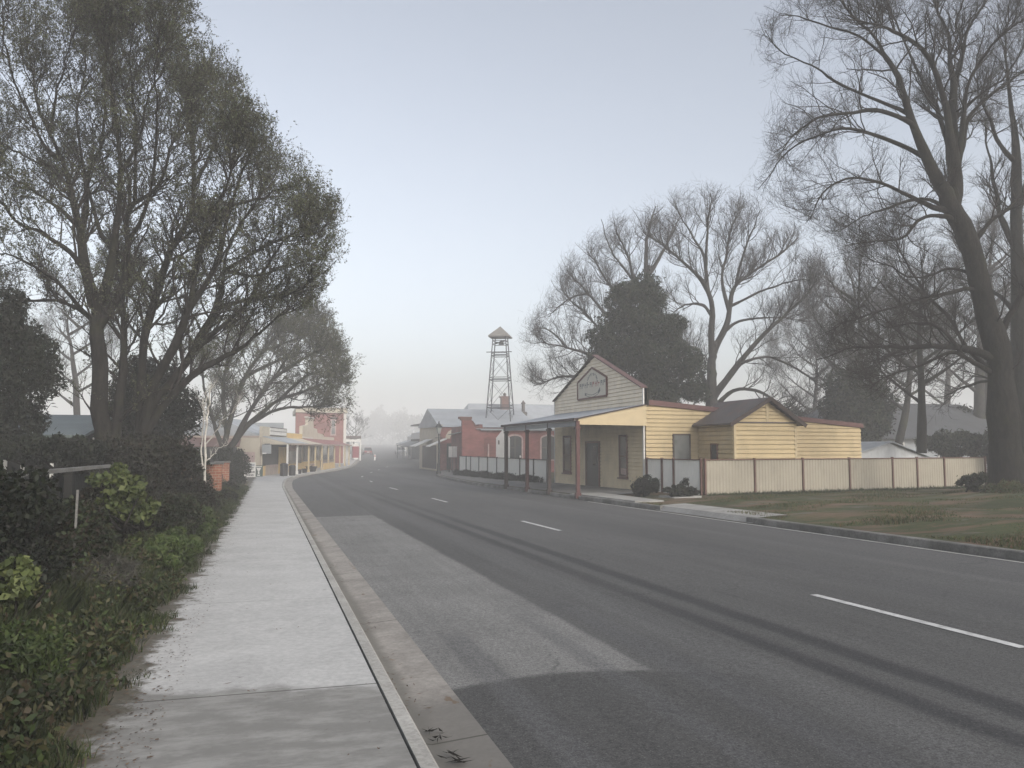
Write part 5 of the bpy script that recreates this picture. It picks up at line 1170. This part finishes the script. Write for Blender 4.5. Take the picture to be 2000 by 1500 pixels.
ball_bush('thin upright weed beside the loose low shrub at the fence corner', 1338, 946, 29.8, 20, 32, 500, .07, .03, 'leaf_mix', 48, lobes=8)
ball_bush('grassy dark shrub on the bank below the huge bare trunk', 1985, 965, 27.5, 110, 55, 9000, .14, .03, 'grass_r', 49, lobes=22)
ball_bush('low weedy bush at the right end of the steel fence', 1900, 938, 28.6, 60, 34, 3000, .12, .04, 'leaf_mix', 50, lobes=14)
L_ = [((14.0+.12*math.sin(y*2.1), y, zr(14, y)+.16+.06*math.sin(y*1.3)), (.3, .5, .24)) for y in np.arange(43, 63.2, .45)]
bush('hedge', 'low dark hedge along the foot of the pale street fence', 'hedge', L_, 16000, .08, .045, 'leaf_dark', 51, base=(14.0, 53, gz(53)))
m_ = [((pp_[0]+.25*math.cos(i*1.3)*.7, pp_[1]+.25*math.sin(i*1.3)*.7, pp_[2]+.62), (.14, .14, .14)) for i in range(6)]
fl_ = bush('potted_flowers', 'small pale pink potted flowers in the wide tub', 'plant', m_, 260, .06, .05, leafmat('flower_pink', [(.5,.25,.27),(.6,.5,.45),(.05,.07,.03)]), 52, base=(pp_[0], pp_[1], pp_[2]+.44), stems=3)
# left side
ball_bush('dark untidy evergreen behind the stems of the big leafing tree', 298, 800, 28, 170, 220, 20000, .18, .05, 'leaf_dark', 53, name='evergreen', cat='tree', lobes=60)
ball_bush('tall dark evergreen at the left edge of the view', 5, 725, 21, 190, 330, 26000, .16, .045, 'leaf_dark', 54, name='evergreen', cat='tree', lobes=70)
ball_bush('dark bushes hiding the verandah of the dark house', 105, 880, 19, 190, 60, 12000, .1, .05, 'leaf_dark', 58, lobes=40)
ball_bush('dark undergrowth with russet leaves beneath the big leafing tree', 270, 925, 20.5, 240, 150, 26000, .09, .05, 'leaf_red', 55, lobes=60)
ball_bush('dark bush beyond the brick fence at the foot of the leaning tree', 448, 915, 46, 70, 80, 9000, .12, .07, 'leaf_dark', 56, lobes=24)
ball_bush('dark green bush between the undergrowth and the low brick fence', 360, 930, 27, 90, 110, 12000, .09, .05, 'leaf_mix', 57, lobes=30)
def hedge_bush(label, X, Y, rx, ry, z0, z1, n, l, w, mat, seed, lobes=34, stems=6):
    g = np.random.default_rng(seed); L = []; c = np.array((X, Y, (z0+z1)/2+gz(Y))); b = (z1-z0)/2
    for i in range(lobes):
        d = unit(g.normal(size=3)); s = (.2+.22*g.random())*min(rx, b, .8)
        L.append(((c[0]+d[0]*(rx-s*.7), c[1]+d[1]*(ry-s*.7), c[2]+d[2]*(b-s*.7)), (s*1.2, s*1.2, s)))
    L.append((tuple(c), (rx*.75, ry*.75, b*.75)))
    return bush('shrub', label, 'shrub', L, n, l, w, mat, seed, base=(X, Y, gz(Y)+.2), stems=stems)
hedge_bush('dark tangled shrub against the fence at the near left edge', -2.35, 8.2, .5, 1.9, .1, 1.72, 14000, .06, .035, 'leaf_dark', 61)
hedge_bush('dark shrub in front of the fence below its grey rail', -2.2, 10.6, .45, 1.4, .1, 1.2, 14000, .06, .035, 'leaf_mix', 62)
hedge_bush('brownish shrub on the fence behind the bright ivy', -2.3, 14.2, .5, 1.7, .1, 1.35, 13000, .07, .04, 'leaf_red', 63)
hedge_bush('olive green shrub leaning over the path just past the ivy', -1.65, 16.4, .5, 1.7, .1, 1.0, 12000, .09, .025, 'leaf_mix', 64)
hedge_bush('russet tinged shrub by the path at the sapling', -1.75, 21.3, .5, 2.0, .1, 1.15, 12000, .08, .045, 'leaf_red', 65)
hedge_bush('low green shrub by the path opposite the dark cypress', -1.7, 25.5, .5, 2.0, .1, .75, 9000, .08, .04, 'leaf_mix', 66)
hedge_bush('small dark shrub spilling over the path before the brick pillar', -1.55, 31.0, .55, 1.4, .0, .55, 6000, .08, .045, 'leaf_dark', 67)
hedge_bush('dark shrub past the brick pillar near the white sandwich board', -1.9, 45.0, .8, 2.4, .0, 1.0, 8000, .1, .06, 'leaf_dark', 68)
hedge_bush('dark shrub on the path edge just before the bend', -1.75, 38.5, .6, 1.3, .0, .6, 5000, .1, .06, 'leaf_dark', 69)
hedge_bush('dark low tangle of dry stems below the ivy', -1.75, 10.2, .4, .7, .05, .6, 2600, .2, .008, 'leaf_grey', 70, stems=14)
hedge_bush('small bright green shrub at the left edge of the view', -2.02, 7.75, .22, .45, .35, .9, 1100, .085, .06, 'leaf_ivy', 71, lobes=14)
M['mound'] = leafmat('fresh_green_leaves', [(.018,.03,.008),(.032,.052,.012),(.055,.078,.02),(.04,.045,.018)])
hedge_bush('fresh green grassy mound bulging over the path edge past the dry tangle', -1.32, 13.2, .36, 1.5, .05, .62, 9000, .10, .018, 'mound', 73)
hedge_bush('second fresh green mound by the path between ivy and russet shrub', -1.38, 17.6, .38, 1.6, .05, .72, 8000, .10, .02, 'mound', 74)
hedge_bush('low green clump at the near bottom corner of the verge', -1.75, 6.4, .45, .8, .05, .55, 7000, .07, .02, 'mound', 75)
g2 = np.random.default_rng(72); Lv = []
for i in range(34):
    p = at_d(254+g2.normal()*30, 980+g2.normal()*30, 11.7+g2.normal()*.12); Lv.append((tuple(p), (.11, .11, .10)))
bush('ivy', 'bright yellow green ivy clump spilling over the fence', 'climber', Lv, 1700, .08, .065, 'leaf_ivy', 72, base=at_d(254, 1020, 11.7), stems=9)

# near fence, overgrown: posts, rail, dark palings
fn = thing('paling_fence', (-2.75, 12, gz(12)+.2), 'old dark paling fence with a pale grey top rail half buried in shrubs', 'fence')
m = MB(); m.bar((-2.72, 9.6, 1.50+gz(9.6)), (-2.72, 17.5, 1.50+gz(17.5)+.05), .12, .05); m.build('top_rail', 'paving', fn)
for i, y in enumerate(np.arange(3.2, 17.6, 2.4)):
    m = MB(); m.box((-2.68, y-.05, gz(y)), (-2.58, y+.05, gz(y)+1.48)); m.build('post', 'shade_house', fn)
m = MB()
for y in np.arange(3.05, 17.4, .125):
    m.box((-2.78, y, gz(y)+.1), (-2.755, y+.11, gz(y)+1.44+.02*math.sin(y*7)))
m.build('paling', 'shade_house', fn)
st_ = at_d(141, 1130, 8.9); stk_ = thing('stake', (st_[0], st_[1], zl(st_[0], st_[1])), 'thin pale grey stake standing among the dark fence shrubs', 'post')
MB().bar((st_[0], st_[1], zl(st_[0], st_[1])-.1), (st_[0]+.02, st_[1], 1.25), .022).build('stake', 'paving', stk_)
bf = thing('brick_fence', (-2.0, 33, gz(33)), 'low fence with orange brick pillars and a grey rail beside the path', 'fence')
def pillar(x, y, w, z1, mat):
    m = MB(); m.box((x-w/2, y-w/2, gz(y)), (x+w/2, y+w/2, gz(y)+z1)); p = m.build('pillar', mat, bf)
    m = MB(); m.box((x-w/2-.05, y-w/2-.05, gz(y)+z1), (x+w/2+.05, y+w/2+.05, gz(y)+z1+.07)); m.build('pillar_cap', 'paving', p)
pillar(-1.95, 33.2, .62, 1.42, 'brick_or'); pillar(-2.0, 41.0, .6, 1.42, 'brick_or'); pillar(-2.35, 26.0, .6, 1.42, 'brick_or')
m = MB(); m.bar((-2.35, 26, gz(26)+1.46), (-1.95, 33, gz(33)+1.46), .2, .06); m.bar((-1.95, 33.4, gz(33)+1.46), (-2.0, 41.0, gz(41)+1.46), .2, .06); m.build('rail', 'paving', bf)
m = MB(); m.bar((-2.35, 26.3, gz(26)+.45), (-1.97, 33, gz(33)+.45), .12, .9); m.bar((-1.97, 33.5, gz(33)+.45), (-2.0, 40.7, gz(41)+.45), .12, .9); m.build('low_wall', 'brown', bf)
# dark house behind the left trees
dh = thing('dark_house', (-9, 27, gz(27)), 'dark house with a pale metal roof and thin white uprights behind the left trees', 'house')
MB().box((-16, 27.6, -.6), (-5.4, 34, 2.15)).build('wall', 'shade_house', dh)
m = MB(); m.prism([(-16.5, 25.6, 2.05), (-16.5, 30.5, 2.78), (-16.5, 35, 2.1), (-16.5, 35, 2.02), (-16.5, 30.5, 2.70), (-16.5, 25.6, 1.97)], (11.6, 0, 0)); m.build('roof', 'teal_roof', dh)
for px in (12, 46, 78, 103, 184):  # thin white uprights set where bright slits show in the dark front
    p = at_y(px, 870, 25.8); m = MB(); m.box((p[0]-.04, 25.75, -.4), (p[0]+.04, 25.83, 1.98)); m.build('verandah_post', 'white', dh)
window(dh, (-16, 27.6), (1, 0), (0, -1), (6.0, 7.2), (.4, 1.7), .08, 'white', 'glass')
lt_ = thing('timber_shed', (-4.2, 62, gz(62)), 'dark timber shed between the leaning tree and the cream cafe', 'shed')
MB().box((-6.5, 64.5, -.8), (-2.3, 68, 1.75)).build('wall', 'shade_house', lt_)
MB().prism([(-6.8, 64.2, 1.75), (-2.0, 64.2, 1.75), (-2.0, 68.5, 2.4), (-6.8, 68.5, 2.4)], (0, 0, .06)).build('roof', 'brown', lt_)

# ------------------------------------------------------------------ cars
def car(label, X, Y, mat, heading=0., facing=1):
    z = gz(Y)+.01; o = thing('parked_car', (X, Y, z), label, 'car', 'cars in the misty street')
    def T(pts): return [(X+x, Y+y*facing, z+h) for x, y, h in pts]
    # lower body lofted along its length, then the cabin
    secs = [(-2.15, .55, .35, .72), (-2.05, .80, .28, .86), (-1.2, .86, .24, .92), (.6, .87, .24, .92), (1.6, .85, .25, .84), (2.1, .78, .3, .74), (2.2, .6, .38, .62)]
    m = MB(); V = []
    for y, w, lo, hi in secs: V += [(-w, y, lo), (-w*1.02, y, (lo+hi)/2), (-w*.94, y, hi), (w*.94, y, hi), (w*1.02, y, (lo+hi)/2), (w, y, lo)]
    fs = [(i*6+j, i*6+(j+1) % 6, (i+1)*6+(j+1) % 6, (i+1)*6+j) for i in range(len(secs)-1) for j in range(6)]+[(5,4,3,2,1,0), tuple(len(secs)*6-6+j for j in range(6))]
    m.add(T(V), fs); b = m.build('body', mat, o, smooth=False)
    m = MB(); m.add(T([(-.62,-1.35,1.40),(.62,-1.35,1.40),(.62,.15,1.42),(-.62,.15,1.42),(-.60,-1.2,1.46),(.60,-1.2,1.46),(.60,.05,1.47),(-.60,.05,1.47)]), [(0,1,2,3),(4,5,6,7),(0,1,5,4),(1,2,6,5),(2,3,7,6),(3,0,4,7)]); m.build('roof', mat, o)
    m = MB(); m.add(T([(-.80,-1.85,.90),(.80,-1.85,.90),(.80,.95,.90),(-.80,.95,.90),(-.62,-1.35,1.40),(.62,-1.35,1.40),(.62,.15,1.42),(-.62,.15,1.42)]), [(0,1,5,4),(1,2,6,5),(2,3,7,6),(3,0,4,7)]); m.build('windows', 'glass', o)
    for sx in (-1, 1):
        for wy in (-1.35, 1.35):
            n = 14; c = [(sx*.80, wy+.31*math.cos(a*2*PI/n), .31+.31*math.sin(a*2*PI/n)) for a in range(n)]
            m = MB(); m.prism(T(c), (sx*.12, 0, 0)); w = m.build('wheel', 'rubber', o)
            c = [(sx*.925, wy+.19*math.cos(a*2*PI/n), .31+.19*math.sin(a*2*PI/n)) for a in range(n)]
            m = MB(); m.prism(T(c), (sx*.01, 0, 0)); m.build('rim', 'steel', w)
        m = MB(); q = T([(sx*.5-.16, -2.19, .62), (sx*.5+.16, -2.12, .78)]); lo = np.minimum(q[0], q[1]); hi = np.maximum(q[0], q[1]); m.box(tuple(lo-.01), tuple(hi+.01)); m.build('tail_lamp', 'tail', o)
        m = MB(); q = T([(sx*.55-.15, 2.10, .52), (sx*.55+.15, 2.2, .64)]); lo = np.minimum(q[0], q[1]); hi = np.maximum(q[0], q[1]); m.box(tuple(lo-.01), tuple(hi+.01)); m.build('headlamp', 'white', o)
    q = T([(-.26, -2.2, .5), (.26, -2.17, .62)]); m = MB(); lo = np.minimum(q[0], q[1]); hi = np.maximum(q[0], q[1]); m.box(tuple(lo), tuple(hi)); m.build('number_plate', 'white', o)
    return o
p = at_y(717, 887, 168); car('dark red car parked at the left kerb of the misty street', p[0]+.0, 168, 'car_red')
p = at_y(783, 886, 175); car('pale silver car coming along the right of the misty street', p[0], 175, 'car_white', 0, -1)
p = at_y(792, 886, 190); car('dark car behind the pale silver one in the mist', p[0]+2.5, 192, 'steel', 0, -1)
mp = at_y(732, 897, 128); mk = thing('marker_post', mp, 'small white marker post standing in the far bend', 'post')
MB().box((mp[0]-.12, 128, gz(128)), (mp[0]+.12, 128.1, gz(128)+.9)).build('post', 'white', mk); MB().box((mp[0]-.125, 127.99, gz(128)+.6), (mp[0]+.125, 127.999, gz(128)+.75)).build('reflector', 'tail', mk)
sp_ = rp(-2.2, -.1, rgz(-2)); sg = thing('sign_pole', sp_, 'thin bare grey pole at the kerb in front of the cafe', 'pole')
MB().tube([sp_, sp_+np.array((0, 0, 1.0))], .02, 6).build('pole', 'steel', sg)

# ------------------------------------------------------------------ grass, leaf litter
def blades(name, label, P, h, w, g, mat):
    n = len(P); a = g.random(n)*2*PI; hh = h*(.4+.9*g.random(n)); ww = w*(.7+.6*g.random(n)); lean = unit(np.stack([g.normal(size=n), g.normal(size=n), np.zeros(n)], 1))*(hh*(.2+.5*g.random(n)))[:, None]
    d = np.stack([np.cos(a), np.sin(a), 0*a], 1)*ww[:, None]; up = np.array((0, 0, 1.))
    V = np.stack([P-d, P+d, P+d*.6+lean*.35+up*(hh*.6)[:, None], P+lean+up*hh[:, None], P-d*.6+lean*.35+up*(hh*.6)[:, None]], 1)
    m = MB(); m.quadgrid(V.reshape(-1, 3), np.arange(5*n).reshape(n, 5)); return m.build(name, mat, kind='stuff', label=label, cat='grass')
g = np.random.default_rng(80)
def noise2(x, y, s): return (np.sin(x*1.9*s+2.1*np.sin(y*1.3*s))+np.sin(y*2.3*s+1.7*np.sin(x*.9*s)))/2
n = 200000; Y = 2.5+44*g.random(n)**2.0; X = -.82-2.3*g.random(n)**.8+.10*noise2(Y*2, Y, 3.)
edge = -.95+.14*np.sin(Y*3.1)+.1*np.sin(Y*7.7+1)+.05*np.sin(Y*17); k = (X < edge) & (noise2(X*2, Y, 1.4) > -2); X, Y = X[k], Y[k]
Z = np.array([zl(a, b) for a, b in zip(X, Y)])
hh = np.clip(.09+.2*np.clip(-1.0-X, 0, .9)+.07*noise2(X*3, Y*2, 1.), .03, .3)
blades('grass', 'rough green grass and weeds along the near path', np.stack([X, Y, Z-.02], 1), hh, .003+.0009*Y/6, g, 'grass')
g3 = np.random.default_rng(91); m = MB(); C_ = []
for i in range(420):
    y = 3.6+42*g3.random()**1.7; x = -.98-1.0*g3.random()**.8-.02*y*g3.random()*.4; rr = .07+.16*g3.random(); hh_ = .06+.42*g3.random()**1.6*np.clip(-.6-x, .2, 1.2); nn = int(90*rr/.15)
    d = unit(g3.normal(size=(nn, 3))); C_.append(np.array((x, y, zl(x, y)+hh_*.5))+d*np.array((rr, rr*1.3, hh_*.6))*(.5+.5*g3.random((nn, 1))))
leaf_quads(m, np.vstack(C_), .055, .026, g3, (0, 0, .6)); m.build('weeds', 'weeds', kind='stuff', label='mixed low weeds crowding the edge of the near path', cat='weeds')
n = 120000; X = 12.0+20*g.random(n)**1.2; Y = 7+21*g.random(n); k = (noise2(X*.6, Y*.6, 1.1)+.5*noise2(X*2, Y*2, 1.) > -.35) & (Y < 27+(X-15)*.19-.15); X, Y = X[k], Y[k]
Z = np.array([zr(a, b) for a, b in zip(X, Y)])
blades('grass', 'short patchy grass on the verge before the steel fence', np.stack([X, Y, Z-.02], 1), np.clip(.045+.06*noise2(X, Y, .7)+.05*np.clip((X-18)/8, 0, 1), .02, .2), .010, g, 'grass_r')
n = 9000; X = 15.2+16*g.random(n); Y = 27+(X-15.2)*.19-.06-.35*g.random(n)**1.5; Z = np.array([zr(a, b) for a, b in zip(X, Y)])
blades('grass', 'longer dark grass along the foot of the steel fence', np.stack([X, Y, Z-.02], 1), .05+.11*g.random(n)**2, .010, g, 'grass')
n = 5000; X = -1.05+.5*g.random(n)**2.2; Y = 4+40*g.random(n)**1.7; P = np.stack([X, Y, np.array([gz(y) for y in Y])+.128], 1)
m = MB(); leaf_quads(m, P, .032, .018, g, (0, 0, 0)); V = m.v[0]; V[:, 2] = np.repeat(P[:, 2], 4)+np.abs(V[:, 2]-np.repeat(P[:, 2], 4))*.25; m.build('leaf_litter', 'litter', kind='stuff', label='brown leaf litter scattered along the edge of the path', cat='leaf litter')
n = 26; P = np.stack([.96+.12*g.random(n), np.concatenate([5.0+.22*g.random(14), 4.62+.2*g.random(12)]), np.zeros(n)], 1); P[:, 2] = [gz(y)+.012 for y in P[:, 1]]
m = MB(); leaf_quads(m, P, .15, .018, g, (0, 0, 0)); V = m.v[0]; V[:, 2] = np.repeat(P[:, 2], 4)+np.abs(V[:, 2]-np.repeat(P[:, 2], 4))*.2; m.build('leaf_litter', 'bark', kind='stuff', label='dark twigs lying in the near end of the gutter', cat='leaf litter')
n = 500; X = np.where(g.random(n) < .3, -.3+1.0*g.random(n), .93+.16*g.random(n)); Y = 4.3+26*g.random(n)**1.5; k = noise2(Y*1.3, X*3, 1.) > .1; X, Y = X[k], Y[k]
P = np.stack([X, Y, np.array([gz(y) for y in Y])+np.where(X < .82, .13, .012)], 1)
m = MB(); leaf_quads(m, P, .07, .014, g, (0, 0, 0)); V = m.v[0]; V[:, 2] = np.repeat(P[:, 2], 4)+np.abs(V[:, 2]-np.repeat(P[:, 2], 4))*.2; m.build('leaf_litter', 'litter', kind='stuff', label='twigs and dead leaves in the gutter and on the path', cat='leaf litter')
# far wood closing the valley
n = 26000; X = -320+750*g.random(n); Y = 560+120*g.random(n); top = 3.2+1.8*noise2(X*.03, Y*.02, 1.)+1.5*noise2(X*.11, Y*.05, 1.); Z = np.array([gz(y) for y in Y])+top*g.random(n)**.7
m = MB(); leaf_quads(m, np.stack([X, Y, Z], 1), 3.2, 2.2, g); m.build('far_wood', 'far_leaf', kind='stuff', label='distant wood lost in the mist', cat='wood')

# ------------------------------------------------------------------ air, light, camera
hz_ = bpy.data.materials.new('mist'); hz_.use_nodes = True; nt = hz_.node_tree; nt.nodes.clear()
vo = nt.nodes.new('ShaderNodeVolumePrincipled'); vo.inputs['Color'].default_value = (.985, .985, .985, 1); vo.inputs['Density'].default_value = .003; vo.inputs['Anisotropy'].default_value = -.1
om = nt.nodes.new('ShaderNodeOutputMaterial'); nt.links.new(vo.outputs[0], om.inputs['Volume'])
MB().box((-335, -36, -2.5), (445, 715, 26)).build('haze', hz_, kind='stuff', label='pale morning mist filling the street', cat='mist')
EL, AZ = math.radians(28), math.radians(158)  # azimuth measured from +Y towards +X
W = bpy.data.worlds.new('World'); SC.world = W; W.use_nodes = True; nt = W.node_tree
sky = nt.nodes.new('ShaderNodeTexSky'); sky.sky_type = 'NISHITA'; sky.sun_disc = False; sky.sun_elevation = EL; sky.sun_rotation = AZ
sky.air_density = 1.0; sky.dust_density = 5.0; sky.ozone_density = 1.5; sky.altitude = 300
bg = nt.nodes['Background']; bg.inputs['Strength'].default_value = .145
hs_ = nt.nodes.new('ShaderNodeHueSaturation'); hs_.inputs['Saturation'].default_value = .42
nt.links.new(sky.outputs[0], hs_.inputs['Color']); nt.links.new(hs_.outputs[0], bg.inputs['Color'])
sl_ = bpy.data.lights.new('sun', 'SUN'); sl_.energy = .6; sl_.angle = math.radians(12); sl_.color = (1, .95, .87)
so = bpy.data.objects.new('sun', sl_); COL.objects.link(so)
to = Vector((math.sin(AZ)*math.cos(EL), math.cos(AZ)*math.cos(EL), math.sin(EL))); so.rotation_euler = to.to_track_quat('Z', 'Y').to_euler(); so.location = (0, 0, 60)
cd = bpy.data.cameras.new('camera'); co_ = bpy.data.objects.new('camera', cd); COL.objects.link(co_)
co_.location = (0, 0, EYE); co_.rotation_euler = (PI/2+PITCH, 0, -YAW); cd.sensor_width = 36; cd.lens = F/2000*36; cd.clip_end = 3000; cd.clip_start = .05
SC.camera = co_
vs_ = SC.view_settings; vs_.view_transform = 'Standard'; vs_.look = 'None'; vs_.exposure = .74; vs_.gamma = 1
SC.render.engine = 'CYCLES'; cy = SC.cycles
cy.max_bounces = 6; cy.diffuse_bounces = 3; cy.glossy_bounces = 2; cy.transmission_bounces = 2; cy.volume_bounces = 3; cy.transparent_max_bounces = 4
cy.use_denoising = True; cy.denoising_prefilter = 'ACCURATE'; cy.caustics_reflective = False; cy.caustics_refractive = False
